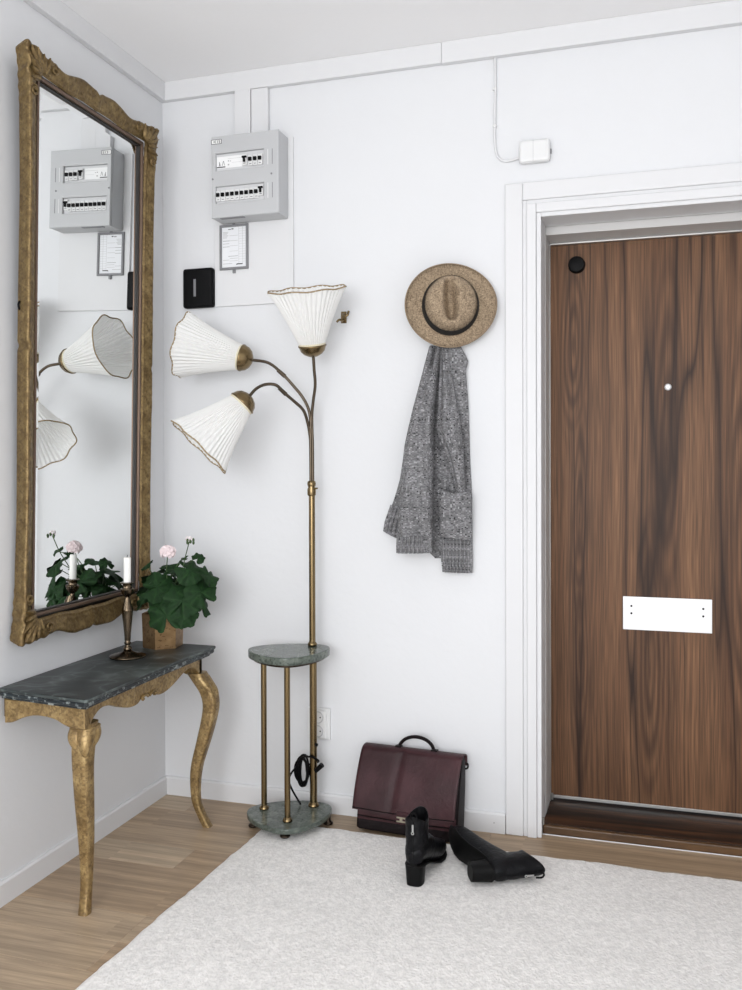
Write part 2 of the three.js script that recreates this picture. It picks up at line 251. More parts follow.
// ------------------------------------------------------------ entrance door
{
  const d = struct('door_1', 'walnut veneered entrance door in a deep white casing', 'door');
  const L = 1.372, R = 2.345;
  const u = (x0, y1, w, z0, z1, r = 0.003) => { const x1 = L + R - x0; return [box(x0, x0 + w, 0, y1, z0, z1, r), box(x1 - w, x1, 0, y1, z0, z1, r), box(x0 + w, x1 - w, y1 - w, y1, z0, z1, r)]; };
  part('casing', [...u(1.256, 2.116, 0.0575, 0, 0.013, 0.004), ...u(1.3135, 2.0585, 0.0125, 0, 0.008, 0.002)], M.trim, d);
  part('casing_bead', [...u(1.326, 2.046, 0.031, 0, 0.017, 0.004), ...u(1.357, 2.017, 0.0150, 0, 0.009, 0.003)], M.trim, d);
  part('lining', [...u(1.3658, 2.0092, 0.0042, -0.125, -0.004, 0.001)], M.trim, d);
  part('inner_frame', [...u(1.3658, 2.0092, 0.0060, -0.262, -0.126, 0.002), box(1.3722, 2.3448, 1.975, 2.0028, -0.262, -0.128, 0.002)], M.frameGrey, d);
  part('seal', [box(1.3720, 1.3742, 0.03, 1.9745, -0.2665, -0.245, 0.0008), box(2.3428, 2.3450, 0.03, 1.9745, -0.2665, -0.245, 0.0008), box(1.3743, 2.3427, 1.969, 1.9745, -0.2665, -0.245, 0.001)], M.alu, d);
  const leaf = part('leaf', box(1.3725, 2.3445, 0.036, 1.974, -0.305, -0.268, 0.002), M.door, d, 'dark walnut veneer leaf with vertical grain');
  { const uv = leaf.geometry.attributes.uv; for (let i = 0; i < uv.count; i++) uv.setXY(i, uv.getX(i) - 1.375, uv.getY(i)); }
  part('bottom_strip', box(1.376, 2.341, 0.0365, 0.047, -0.2675, -0.262, 0.001), M.alu, leaf, 'thin metal strip along the foot of the door');
  const th = part('threshold', box(1.3702, 2.3468, 0.0, 0.030, -0.30, -0.044, 0.003), M.threshold, d, 'dark wooden threshold');
  part('nosing', box(1.3702, 2.3468, 0.0, 0.0295, -0.0435, -0.026, 0.006), M.nosing, th, 'lighter wooden front edge');
  part('caulk', box(1.3702, 2.3468, 0.0, 0.003, -0.0255, -0.022, 0.001), M.trim, th);
  const pl = part('mail_plate', box(1.617, 1.904, 0.6405, 0.754, -0.268, -0.2645, 0.0015), M.steelWhite, d, 'brushed white metal mail plate');
  for (const [x, y] of [[1.645, 0.722], [1.645, 0.697], [1.876, 0.722], [1.876, 0.697]]) part('screw', move(new THREE.CylinderGeometry(0.0036, 0.0036, 0.003, 12).rotateX(Math.PI / 2), x, y, -0.2640), M.black, pl);
  const pe = part('peephole', lathe([[0, 0.006], [0.006, 0.006], [0.010, 0.004], [0.0115, 0]], 20).rotateX(Math.PI / 2).translate(1.764, 1.467, -0.268), M.steelWhite, d, 'small pale metal peephole');
  part('lens', move(new THREE.CylinderGeometry(0.004, 0.004, 0.001, 12).rotateX(Math.PI / 2), 1.764, 1.467, -0.2615), M.steelWhite, pe);
  part('bump_stop', lathe([[0, 0.022], [0.024, 0.022], [0.028, 0.018], [0.0295, 0]], 28).rotateX(Math.PI / 2).translate(1.463, 1.898, -0.268), M.black, d, 'round black stop near the top corner');
  for (const [x, z] of [[1.3745, -0.020], [1.3785, -0.250]]) part('hinge_pin', move(cyl(0.004, 0.004, 0.022, 12), x, 0.046, z), M.alu, d);
}

// ------------------------------------------------------------ rug
{
  const rug = thing('rug', 'large off-white woven rug covering most of the floor', 'rug');
  const edge = (z) => 0.478 - 0.034 * sst(0.1, 1.2, z) + 0.006 * (noise(z * 9, 1, 5) - 0.5) + 0.004 * (noise(z * 40, 2, 6) - 0.5);
  const back = (x) => 0.136 + 0.022 * (x - 0.5) * 0.8 + 0.008 * (noise(x * 7, 3, 5) - 0.5) + 0.006 * (noise(x * 45, 4, 6) - 0.5);
  const X1 = 2.66, Z1 = 3.9;
  const at = (u, v) => { const z = back(0.48 + u * (X1 - 0.48)) + v * v * 0 + v * (Z1 - 0.15), x = edge(z) + u * (X1 - edge(z)); return [x, z]; };
  const top = (u, v) => { const U = Math.pow(u, 1.25), Vv = Math.pow(v, 1.5), [x, z] = at(U, Vv); const e = Math.min(U * 2.1, Vv * 3.7, (1 - U) * 2, (1 - Vv) * 3); return [x, 0.0095 * Math.pow(clamp(e / 0.012), 0.5) + 0.0012 * (noise(x * 60, z * 60, 9) - 0.5) * clamp(e / 0.02) + 0.001 * (noise(x * 6, z * 6, 4) - 0.5) * clamp(e / 0.05) + 0.0006, z, x, z]; };
  const g = grid(220, 240, top), idx = g.index.array; for (let i = 0; i < idx.length; i += 3) { const t = idx[i + 1]; idx[i + 1] = idx[i + 2]; idx[i + 2] = t; } g.computeVertexNormals();
  part('pile', g, M.rug, rug);
}

// ------------------------------------------------------------ gilt wall mirror, leaning forward at the top
{
  const m = thing('wall_mirror', 'tall mirror in an ornate antique gold frame on the left wall', 'mirror', [0.0012, 0.70, 0]);
  m.rotation.set(0, 0.011, -0.0185);
  const z0 = 0.245, z1 = 0.788, r0 = 0.090, r1 = 1.592, zc = (z0 + z1) / 2, rc = (r0 + r1) / 2, ha = (z1 - z0) / 2, hb = (r1 - r0) / 2, hg = 0.0165;
  // bevelled glass
  const B = 0.024, gl = part('mirror_glass', grid(1, 1, (u, v) => [hg, r0 + B + v * (r1 - r0 - 2 * B), z1 - B - u * (z1 - z0 - 2 * B)]), M.mirror, m);
  const q = (a, b, c, d) => { const g = new THREE.BufferGeometry(); g.setAttribute('position', new THREE.Float32BufferAttribute([...a, ...b, ...c, ...a, ...c, ...d], 3)); g.computeVertexNormals(); return clean(g); };
  const o = (z, r) => [hg - 0.0014, r, z], i = (z, r) => [hg, r, z];
  const bev = [q(o(z1, r0), i(z1 - B, r0 + B), i(z1 - B, r1 - B), o(z1, r1)), q(o(z0, r1), i(z0 + B, r1 - B), i(z0 + B, r0 + B), o(z0, r0)), q(o(z1, r1), i(z1 - B, r1 - B), i(z0 + B, r1 - B), o(z0, r1)), q(o(z0, r0), i(z0 + B, r0 + B), i(z1 - B, r0 + B), o(z1, r0))];
  for (const b of bev) part('bevel', b, M.mirror, gl);
  // rails: t runs along the inner edge (-1..1), s outwards (0..1)
  const WC = 0.080;
  const topW = t => lerpTable(Math.abs(t), [[0, 0.064], [0.06, 0.073], [0.22, 0.078], [0.52, 0.058], [0.72, 0.066], [0.95, WC]]);
  const botW = t => lerpTable(Math.abs(t), [[0, 0.078], [0.06, 0.086], [0.26, 0.088], [0.55, 0.066], [0.75, 0.076], [0.95, WC]]);
  const sideW = t => lerpTable(Math.abs(t), [[0, 0.056], [0.02, 0.062], [0.55, 0.059], [0.80, 0.064], [0.93, 0.072], [0.985, WC]]);
  const prof = [[0, 0.021], [0.20, 0.025], [0.26, 0.028], [0.32, 0.034], [0.40, 0.034], [0.50, 0.038], [0.70, 0.043], [0.88, 0.046], [0.95, 0.045], [1, 0.040]];
  function rail(half, axisFn, wFn, nt, s0) {
    const surf = (u, v) => {                               // v: 0 inner -> 0.8 outer lip -> 1 back at the wall
      const t = u * 2 - 1, s = s0 + (1 - s0) * clamp(v / 0.84), w = wFn(t), along = t * (half + s * WC);
      let h = lerpTable(s, prof);
      const dc = half + WC - Math.abs(along), f = 1 - sst(0.10, 0.185, dc + (1 - s) * 0.03), body = sst(0.30, 0.42, s);
      const px = WC + 0.012 - dc, py = s * w, a = Math.atan2(py - 0.0, dc + 0.002), rr_ = Math.hypot(dc, (1 - s) * w);
      if (f > 0 && body > 0) {                             // carved acanthus at the corner
        const fl = Math.pow(Math.abs(Math.sin(a * 7.5 + 14 * rr_)), 0.7), sw = Math.sin(95 * rr_ - 3.5 * a);
        h += f * body * (0.002 + 0.004 * (fl - 0.6) + 0.0015 * sw);
      }
      h += body * (0.0012 * (noise(along * 70, s * 9, 3) - 0.5) + 0.0012 * (noise(along * 16, s * 3, 7) - 0.5));
      if (v > 0.84) { const k = (v - 0.84) / 0.16; h = h * (1 - k) + 0.0015 * k; }
      const tuck = v > 0.84 ? 0.012 * (v - 0.84) / 0.16 : 0, wob = f > 0 ? 0.0018 * f * Math.sin(dc * 190) * sst(0.8, 1, s) : 0;
      return [...axisFn(along * (1 - tuck / (half + WC)), s * w + wob - tuck, h)];
    };
    return puv(mergeVertices(grid(nt, 22, surf)));
  }
  const smoothUV = g => { const n = mergeVertices((() => { const k = g.clone(); k.deleteAttribute('uv'); k.deleteAttribute('normal'); return k; })()); n.computeVertexNormals(); const src = n.toNonIndexed(); src.setAttribute('uv', puv(src.clone()).attributes.uv); return src; };
  const S0 = 0.235;
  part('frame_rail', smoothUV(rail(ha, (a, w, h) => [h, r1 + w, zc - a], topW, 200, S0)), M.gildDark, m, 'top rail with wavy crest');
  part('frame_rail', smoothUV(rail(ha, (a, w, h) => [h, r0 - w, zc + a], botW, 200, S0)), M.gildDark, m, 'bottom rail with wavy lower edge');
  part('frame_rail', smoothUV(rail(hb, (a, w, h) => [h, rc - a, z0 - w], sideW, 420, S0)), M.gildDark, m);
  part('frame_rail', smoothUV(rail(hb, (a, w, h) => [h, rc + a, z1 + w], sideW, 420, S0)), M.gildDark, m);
  // carved fan of leaves and a small scroll on each corner
  const leafUnit = grid(14, 14, (u, v) => { const a = (u - 0.5) * Math.PI, w = Math.sin(Math.PI * Math.pow(v, 0.7) * 0.93 + 0.12); return [0.0105 * Math.cos(a) * Math.sin(Math.PI * clamp(0.12 + 0.8 * v)) - 0.002 * Math.pow(Math.abs(Math.sin(a)), 2) + 0.006 * v * v * v, v, Math.sin(a) * w]; });
  for (const [cz, cr, dz, dr] of [[z1, r1, 1, 1], [z0, r1, -1, 1], [z1, r0, 1, -1], [z0, r0, -1, -1]]) {
    [[-14, 0.094, 0.0085], [10, 0.098, 0.010], [30, 0.106, 0.0105], [46, 0.112, 0.011], [62, 0.104, 0.0105], [80, 0.096, 0.010], [104, 0.092, 0.0085]].forEach(([deg, len, wd]) => {
      const a = deg * Math.PI / 180, lim = 0.86 * Math.min(len, 0.086 / Math.max(Math.abs(Math.cos(a)), Math.abs(Math.sin(a)), 0.7) * (Math.abs(Math.cos(a)) > 0.97 || Math.abs(Math.sin(a)) > 0.97 ? 0.92 : 1.02));
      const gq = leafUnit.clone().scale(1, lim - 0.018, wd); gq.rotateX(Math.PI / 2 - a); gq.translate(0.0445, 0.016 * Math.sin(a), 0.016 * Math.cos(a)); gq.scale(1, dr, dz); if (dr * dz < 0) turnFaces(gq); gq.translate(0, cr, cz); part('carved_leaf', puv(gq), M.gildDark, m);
    });
    for (const k of [0, 1]) { const sp = []; for (let i = 0; i <= 30; i++) { const a = i / 30 * Math.PI * 3.2, rad = 0.017 * (1 - i / 38); sp.push([0.045, k ? -0.045 + rad * Math.sin(a) : 0.045 + rad * Math.sin(a), k ? 0.045 + rad * Math.cos(a) : -0.045 + rad * Math.cos(a)]); }
      const gs = tube(sp, 0.0042, 60, 7); gs.scale(1, dr, dz); if (dr * dz < 0) turnFaces(gs); gs.translate(0, cr, cz); part('carved_scroll', puv(gs), M.gildDark, m); }
  }
  // narrow moulded liner with dark lines beside the glass
  const ring = (inA, outA, h0, h1) => {                    // rectangular ring prism
    const sh = shapeOf([[z0 - outA, r0 - outA], [z1 + outA, r0 - outA], [z1 + outA, r1 + outA], [z0 - outA, r1 + outA]], [[[z0 - inA, r0 - inA], [z0 - inA, r1 + inA], [z1 + inA, r1 + inA], [z1 + inA, r0 - inA]]]);
    const g = extrude(sh, h1 - h0, Math.min(0.0012, (h1 - h0) / 3)); g.rotateY(-Math.PI / 2); g.scale(1, 1, 1); g.translate(0, 0, 0);
    const p = g.attributes.position; for (let k = 0; k < p.count; k++) p.setX(k, h1 + p.getX(k)); g.computeVertexNormals(); return puv(g);
  };
  part('dark_line', ring(-0.003, 0.0012, 0.004, 0.0225), M.lineBlack, m, 'thin black line round the glass');
  part('liner', ring(0.0014, 0.0105, 0.004, 0.0300), M.liner, m, 'narrow bronze moulding');
  part('dark_line', ring(0.0107, 0.0155, 0.004, 0.0255), M.lineBlack, m, 'thin black groove line');
  part('backboard', box(0.001, 0.004, r0 - 0.03, r1 + 0.03, z0 - 0.03, z1 + 0.03, 0.001), M.lineBlack, m);
  const hk = tube([[0.010, 0.945, 0.832], [0.010, 0.942, 0.842], [0.010, 0.955, 0.846], [0.010, 0.965, 0.838]], 0.003, 16, 6);
  part('side_hook', [hk, box(0.004, 0.014, 0.938, 0.968, 0.822, 0.8315, 0.001)], M.black, m, 'small black metal catch on the frame side');
}

// ------------------------------------------------------------ console table
{
  const t = thing('console_table', 'gilded console table with a dark marble top under the mirror', 'table', [0, 0, 0]);
  // marble top with a moulded edge
  const out = smoothPts([[0.004, 0.200], [0.298, 0.200]], 2).concat([[0.310, 0.203], [0.312, 0.214], [0.309, 0.33], [0.306, 0.56], [0.307, 0.80], [0.311, 0.915], [0.3115, 0.930], [0.306, 0.9345], [0.15, 0.917], [0.004, 0.895]]);
  const sh = shapeOf(out.map(([x, z]) => [x, -z]));
  const slab = extrude(sh, 0.010, 0.003, 3).rotateX(-Math.PI / 2).translate(0, 0.590, 0);
  const cx = 0.15, cz = 0.56, shrink = k => shapeOf(out.map(([x, z]) => [x < 0.01 ? x : cx + (x - cx) * (1 - k / 0.16), -(cz + (z - cz) * (1 - k / 0.36))]));
  part('marble_top', puv(slab), M.marble, t, 'dark grey-green marble slab');
  part('marble_edge', [puv(extrude(shrink(0.004), 0.013, 0.004, 3).rotateX(-Math.PI / 2).translate(0, 0.577, 0)), puv(extrude(shrink(0.014), 0.008, 0.002, 2).rotateX(-Math.PI / 2).translate(0, 0.569, 0))], M.marbleEdge, t, 'stepped marble edge with white veins');
  // aprons
  const front = smoothPts([[0.8715, 0.508], [0.866, 0.512], [0.848, 0.530], [0.815, 0.545], [0.77, 0.541], [0.715, 0.521], [0.665, 0.509], [0.63, 0.510], [0.61, 0.520], [0.595, 0.5195], [0.575, 0.530], [0.56, 0.519], [0.535, 0.517], [0.51, 0.507], [0.46, 0.509], [0.405, 0.524], [0.355, 0.541], [0.31, 0.546], [0.275, 0.531], [0.255, 0.513], [0.235, 0.508]], 90);
  const fg = extrude(shapeOf([[0.8715, 0.569], ...front, [0.235, 0.569]].map(([z, y]) => [-z, y])), 0.022, 0.003); fg.rotateY(Math.PI / 2); fg.translate(0.254, 0, 0);
  part('front_apron', puv(fg), M.gild, t);
  const side = smoothPts([[0.022, 0.505], [0.045, 0.508], [0.075, 0.521], [0.11, 0.531], [0.15, 0.532], [0.185, 0.526], [0.215, 0.513], [0.24, 0.507], [0.276, 0.507]], 50);
  for (const [z, k] of [[0.872, 1], [0.236, 0]]) part('side_apron', puv(extrude(shapeOf([[0.022, 0.569], ...side, [0.276, 0.569]]), 0.020, 0.003).translate(0, 0, z)), M.gild, t);
  part('back_rail', box(0.003, 0.0215, 0.515, 0.569, 0.257, 0.871, 0.002), M.gildDark, t);
  // carved scrolls in the middle of the front apron
  for (const s of [-1, 1]) part('carved_scroll', puv(tube([[0.277, 0.520, 0.573 + s * 0.004], [0.279, 0.528, 0.573 + s * 0.020], [0.279, 0.524, 0.573 + s * 0.038], [0.278, 0.517, 0.573 + s * 0.036], [0.277, 0.518, 0.573 + s * 0.028]], 0.0042, 30, 8)), M.gild, t);
  // cabriole legs; sz: the way the leg bows along the wall
  const outw = y => spline(y, [[0, 0.026], [0.03, 0.014], [0.08, -0.001], [0.14, -0.004], [0.2, 0.0], [0.29, 0.018], [0.36, 0.031], [0.41, 0.036], [0.45, 0.030], [0.485, 0.014], [0.515, 0.0]]);
  const half = y => spline(y, [[0, 0.0150], [0.03, 0.0142], [0.08, 0.0142], [0.2, 0.0185], [0.3, 0.0220], [0.4, 0.0245], [0.46, 0.0270], [0.515, 0.0290]]);
  for (const [bx, bz, kx, kz] of [[0.247, 0.846, 0.15, 0.55], [0.257, 0.237, 1.35, -0.22]]) {
    const ringAt = (y, grow = 0) => { const o = outw(y), h = half(y), r = []; for (let n = 0; n < 32; n++) { const a = n / 32 * Math.PI * 2, ca = Math.cos(a), sa = Math.sin(a), p = 1 / Math.pow(Math.pow(Math.abs(ca), 3.8) + Math.pow(Math.abs(sa), 3.8), 1 / 3.8); r.push([bx + o * kx + ca * p * (h + grow), y, bz + o * kz + sa * p * (h + grow)]); } return r; };
    const rings = []; for (let k = 0; k <= 60; k++) rings.push(ringAt(0.515 * k / 60));
    const leg = part('leg', puv(loft(rings)), M.gild, t);
    // carved shell wrapped round the knee, its lower edge in pointed lobes
    const dir = Math.atan2(kz > 0 ? 1 : -0.6, 1);
    const shell = grid(72, 14, (u, v) => {
      const f = (u - 0.5) * 4.4, a = dir + f, lobe = Math.pow(Math.abs(Math.cos(f * 2.05)), 0.8), y = 0.503 - v * (0.040 + 0.036 * lobe * Math.exp(-f * f * 0.5)), o = outw(y), h = half(y), ca = Math.cos(a), sa = Math.sin(a), p = 1 / Math.pow(Math.pow(Math.abs(ca), 3.0) + Math.pow(Math.abs(sa), 3.0), 1 / 3.0);
      const g = h * p + 0.0015 + (kz > 0 ? 0.0115 : 0.004) * Math.sin(Math.PI * clamp(0.15 + 0.80 * v)) * (0.35 + 0.65 * lobe) - 0.004 * v * v * v; return [bx + o * kx + ca * g, y, bz + o * kz + sa * g];
    });
    part('knee_shell', puv(shell), M.gild, leg, 'carved leaf shell on the knee');
    if (kz > 0) part('collar', puv(loft([ringAt(0.496, 0.003), ringAt(0.499, 0.0065), ringAt(0.504, 0.0065), ringAt(0.5065, 0.003)])), M.gild, leg);
  }
}

// ------------------------------------------------------------ candlestick and candle
{
  const c = thing('candlestick', 'slender dark brass candlestick on the marble console top', 'candlestick', [0.125, 0.6002, 0.446]);
  part('base', lathe([[0, 0], [0.054, 0], [0.057, 0.003], [0.056, 0.006], [0.048, 0.009], [0.030, 0.013], [0.016, 0.018], [0.012, 0.024], [0, 0.024]], 48), M.candleBrass, c);
  part('stem', lathe([[0.0, 0.023], [0.012, 0.023], [0.014, 0.028], [0.009, 0.035], [0.0075, 0.040], [0.0115, 0.045], [0.0085, 0.050], [0.0095, 0.055], [0.0105, 0.075], [0.0165, 0.135], [0.0175, 0.146], [0.0185, 0.149], [0.0175, 0.153], [0.0155, 0.160], [0.0105, 0.176], [0.0075, 0.188], [0.0085, 0.193], [0, 0.193]], 32), M.candleBrass, c);
  part('drip_cup', lathe([[0, 0.1925], [0.010, 0.193], [0.0185, 0.203], [0.0215, 0.215], [0.0225, 0.2165], [0.020, 0.2185], [0.0145, 0.219], [0.0145, 0.232], [0.0215, 0.234], [0.0225, 0.237], [0.0125, 0.238], [0.012, 0.222], [0, 0.222]], 36), M.candleBrass, c);
  const k = thing('candle', 'short white unlit candle standing in the brass candlestick', 'candle', [0.125, 0.8225, 0.446]);
  part('wax', lathe([[0, 0], [0.0112, 0], [0.0112, 0.090], [0.0098, 0.0945], [0, 0.0935]], 28), M.wax, k);
  part('wick', tube([[0, 0.0935, 0], [0.0004, 0.098, 0], [0.0012, 0.1015, 0.0004]], 0.0009, 6, 6), M.black, k);
}

// ------------------------------------------------------------ geranium in a six-sided brass pot
{
  seed = 777;
  const g = thing('potted_geranium', 'pink geranium with dark green leaves in a hexagonal brass pot', 'plant', [0.142, 0.6002, 0.258]);
  const potM = std({ color: lin(0.30, 0.215, 0.125), metalness: 0.75, roughness: 0.42, map: tex(256, 256, (u, v) => { const a = fbm(u * 8, v * 8, 5, 4, 8, 8), d = sst(0.72, 0.80, fbm(u * 20, v * 20, 9, 2, 20, 20)); return mix3(mix3([200, 182, 160], [255, 244, 226], a), [110, 90, 70], 0.5 * d); }, true, 0.12) });
  const hex = (r, y) => { const o = []; for (let k = 0; k < 6; k++) { const a = (22 + 60 * k) * Math.PI / 180; o.push([Math.cos(a) * r, y, Math.sin(a) * r]); } return o; };
  const wallG = (r0, r1, y0, y1, flipIt) => { const a = hex(r0, y0), b = hex(r1, y1), L = []; for (let k = 0; k < 6; k++) { const p = a[k], q = a[(k + 1) % 6], r = b[(k + 1) % 6], s = b[k]; L.push(...(flipIt ? [p, q, r, p, r, s] : [p, r, q, p, s, r]).flat()); } const ge = new THREE.BufferGeometry(); ge.setAttribute('position', new THREE.Float32BufferAttribute(L, 3)); ge.computeVertexNormals(); return puv(ge); };
  const hexCap = (r, y) => { const a = hex(r, y), L = []; for (let k = 1; k < 5; k++) L.push(...a[0], ...a[k + 1], ...a[k]); const ge = new THREE.BufferGeometry(); ge.setAttribute('position', new THREE.Float32BufferAttribute(L, 3)); ge.computeVertexNormals(); return puv(ge); };
  part('pot', [wallG(0.066, 0.0690, 0, 0.112), wallG(0.0690, 0.0675, 0.112, 0.1145), wallG(0.0675, 0.0655, 0.1145, 0.112), wallG(0.0655, 0.063, 0.112, 0.06, false), hexCap(0.066, 0)], potM, g, 'hexagonal brass pot');
  part('soil', hexCap(0.0645, 0.100), std({ color: lin(0.02, 0.014, 0.01), roughness: 1 }), g);
  const leafT = tex(256, 256, (u, v) => { const dx = u - 0.5, dy = v - 0.5, a = Math.atan2(dy, dx), r = Math.hypot(dx, dy) * 2; const vein = Math.pow(Math.abs(Math.cos(a * 3.5)), 26) * sst(0.02, 0.1, r); const n = fbm(u * 14, v * 14, 3, 3); let c = mix3([13, 33, 14], [32, 64, 28], n); return mix3(c, [58, 92, 44], 0.25 * vein); });
  const leafM = phy({ map: leafT, roughness: 0.65, specularIntensity: 0.4 });
  const stemM = std({ color: lin(0.045, 0.085, 0.025), roughness: 0.6 });
  const petalM = phy({ color: lin(0.87, 0.75, 0.76), roughness: 0.7, transmission: 0.1, thickness: 0 });
  const palePetalM = phy({ color: lin(0.86, 0.78, 0.78), roughness: 0.7 });
  function leafGeo(k) {
    const lobes = 7, ph = k * 1.3;
    return grid(56, 7, (u, v) => {
      const a = u * Math.PI * 2, c = v, notch = Math.exp(-Math.pow((a - Math.PI) / 0.23, 2));
      const R = (1 + 0.07 * Math.cos(lobes * a + ph * 0) * 1.0 + 0.025 * Math.cos(21 * a + k)) * (1 - 0.80 * notch);
      const rad = c * R, fold = (0.045 + 0.03 * Math.sin(a * 2 + k * 1.7)) * Math.cos(lobes * a) * c * c + 0.07 * Math.sin(a * 3 + k * 2.1) * c * c, cup = (k % 2 ? -0.34 : -0.20) * c * c * (0.7 + 0.5 * Math.cos(2 * a + k)) + 0.05 * Math.sin(3 * a + k * 2) * c;
      return [rad * Math.cos(a), fold + cup, rad * Math.sin(a), 0.5 + 0.48 * c * Math.cos(a), 0.5 + 0.48 * c * Math.sin(a)];
    });
  }
  const lgs = [0, 1, 2, 3, 4].map(leafGeo);
  // [x, y, z from the pot's base, size, normal, turn]
  const leaves = [
    [0.012, 0.205, 0.058, 0.056, [0.25, 0.75, 0.8], 0.4], [-0.026, 0.178, 0.050, 0.040, [-0.2, 0.6, 0.9], 1.2], [0.055, 0.120, 0.085, 0.057, [0.3, 0.35, 1], 2.2],
    [0.118, 0.262, 0.030, 0.052, [0.55, 0.75, 0.45], 0.2], [0.150, 0.190, 0.020, 0.055, [0.8, 0.45, 0.6], 3.0], [0.105, 0.165, 0.062, 0.058, [0.5, 0.4, 0.9], 1.7],
    [0.066, 0.200, 0.050, 0.045, [0.2, 0.9, 0.5], 4.1], [0.110, 0.120, 0.058, 0.045, [0.6, 0.2, 0.9], 5.0], [0.032, 0.150, 0.080, 0.040, [-0.1, 0.4, 1], 3.6],
    [-0.005, 0.232, 0.015, 0.042, [0.1, 1, 0.3], 2.6], [-0.070, 0.160, 0.018, 0.045, [-0.7, 0.6, 0.4], 0.9], [-0.078, 0.190, -0.040, 0.047, [-0.8, 0.7, -0.2], 2.0],
    [-0.055, 0.235, -0.030, 0.046, [-0.5, 0.9, -0.1], 5.2], [0.020, 0.215, -0.055, 0.050, [0.1, 0.8, -0.6], 1.1], [0.085, 0.210, -0.050, 0.047, [0.5, 0.8, -0.4], 3.9],
    [0.165, 0.240, -0.010, 0.038, [0.9, 0.6, 0.1], 5.5],
    [0.050, 0.255, 0.022, 0.030, [0.3, 1, 0.2], 2.9], [0.135, 0.300, 0.010, 0.022, [0.5, 0.8, 0.6], 1.5], [-0.060, 0.270, 0.010, 0.026, [-0.6, 0.8, 0.3], 0.6], [0.135, 0.140, -0.030, 0.042, [0.9, 0.3, 0], 2.4],
    [0.085, 0.297, 0.018, 0.017, [-0.4, 0.9, 0.5], 3.3], [0.012, 0.27, -0.02, 0.034, [-0.1, 1, 0.1], 4.6]];
  leaves.forEach(([x, y, z, s, n, turn], k) => {
    x += 0.016; z += 0.022; y += 0.004;
    const leaf = part('leaf', lgs[k % 5], leafM, g); leaf.position.set(x, y, z); leaf.scale.setScalar(s);
    leaf.quaternion.setFromUnitVectors(V(0, 1, 0), V(...n).normalize()).multiply(new THREE.Quaternion().setFromAxisAngle(V(0, 1, 0), turn));
    const st = part('petiole', tube([[x * 0.12, 0.098, z * 0.12], [x * 0.35, 0.11 + (y - 0.11) * 0.55, z * 0.35], [x * 0.8, y - 0.012, z * 0.8], [x, y - 0.001, z]], 0.0016, 12, 5), stemM, g);
  });
  for (const [x, y, z] of [[0.010, 0.17, 0.0], [0.055, 0.19, 0.01]]) part('stem', tube([[x * 0.2, 0.095, z], [x * 0.7, 0.14, z], [x, y, z]], 0.0035, 12, 6), stemM, g);
  // flower heads
  function head(name, x, y, z, r, n, mat, label) {
    const pet = grid(8, 3, (u, v) => { const a = u * Math.PI * 2; return [v * Math.cos(a), 0.25 * v * v, v * Math.sin(a) * 0.8]; }), L = [];
    for (let k = 0; k < n; k++) {
      const th = Math.acos(1 - 1.65 * (k + 0.5) / n), ph = k * 2.399, d = V(Math.sin(th) * Math.cos(ph), Math.cos(th), Math.sin(th) * Math.sin(ph));
      const qn = new THREE.Quaternion().setFromUnitVectors(V(0, 1, 0), d.clone().add(V(rr(-.4, .4), rr(-.2, .4), rr(-.4, .4))).normalize());
      L.push(pet.clone().scale(r * 0.38, r * 0.38, r * 0.38).applyQuaternion(qn).translate(x + d.x * r * 0.85, y + d.y * r * 0.7, z + d.z * r * 0.85));
    }
    part(name, L, mat, g, label);
  }
  head('flower_head', 0.060, 0.324, 0.070, 0.026, 40, petalM, 'pale pink blossom cluster');
  part('flower_stalk', tube([[0.012, 0.10, 0.004], [0.034, 0.20, 0.03], [0.050, 0.27, 0.060], [0.060, 0.318, 0.070]], 0.0017, 16, 5), stemM, g);
  head('flower_head', 0.141, 0.368, 0.076, 0.012, 14, palePetalM, 'small pale half-open blossom');
  part('bud_cluster', [0, 1, 2, 3, 4, 5, 6].map(k => new THREE.SphereGeometry(0.0052, 8, 6).scale(0.8, 1.2, 0.8).translate(0.147 + 0.011 * Math.cos(k * 1.05), 0.357 + 0.004 * (k % 3), 0.078 + 0.011 * Math.sin(k * 1.05))), stemM, g);
  part('flower_stalk', tube([[0.02, 0.10, 0], [0.080, 0.22, 0.03], [0.122, 0.31, 0.066], [0.142, 0.360, 0.076]], 0.0017, 16, 5), stemM, g);
}

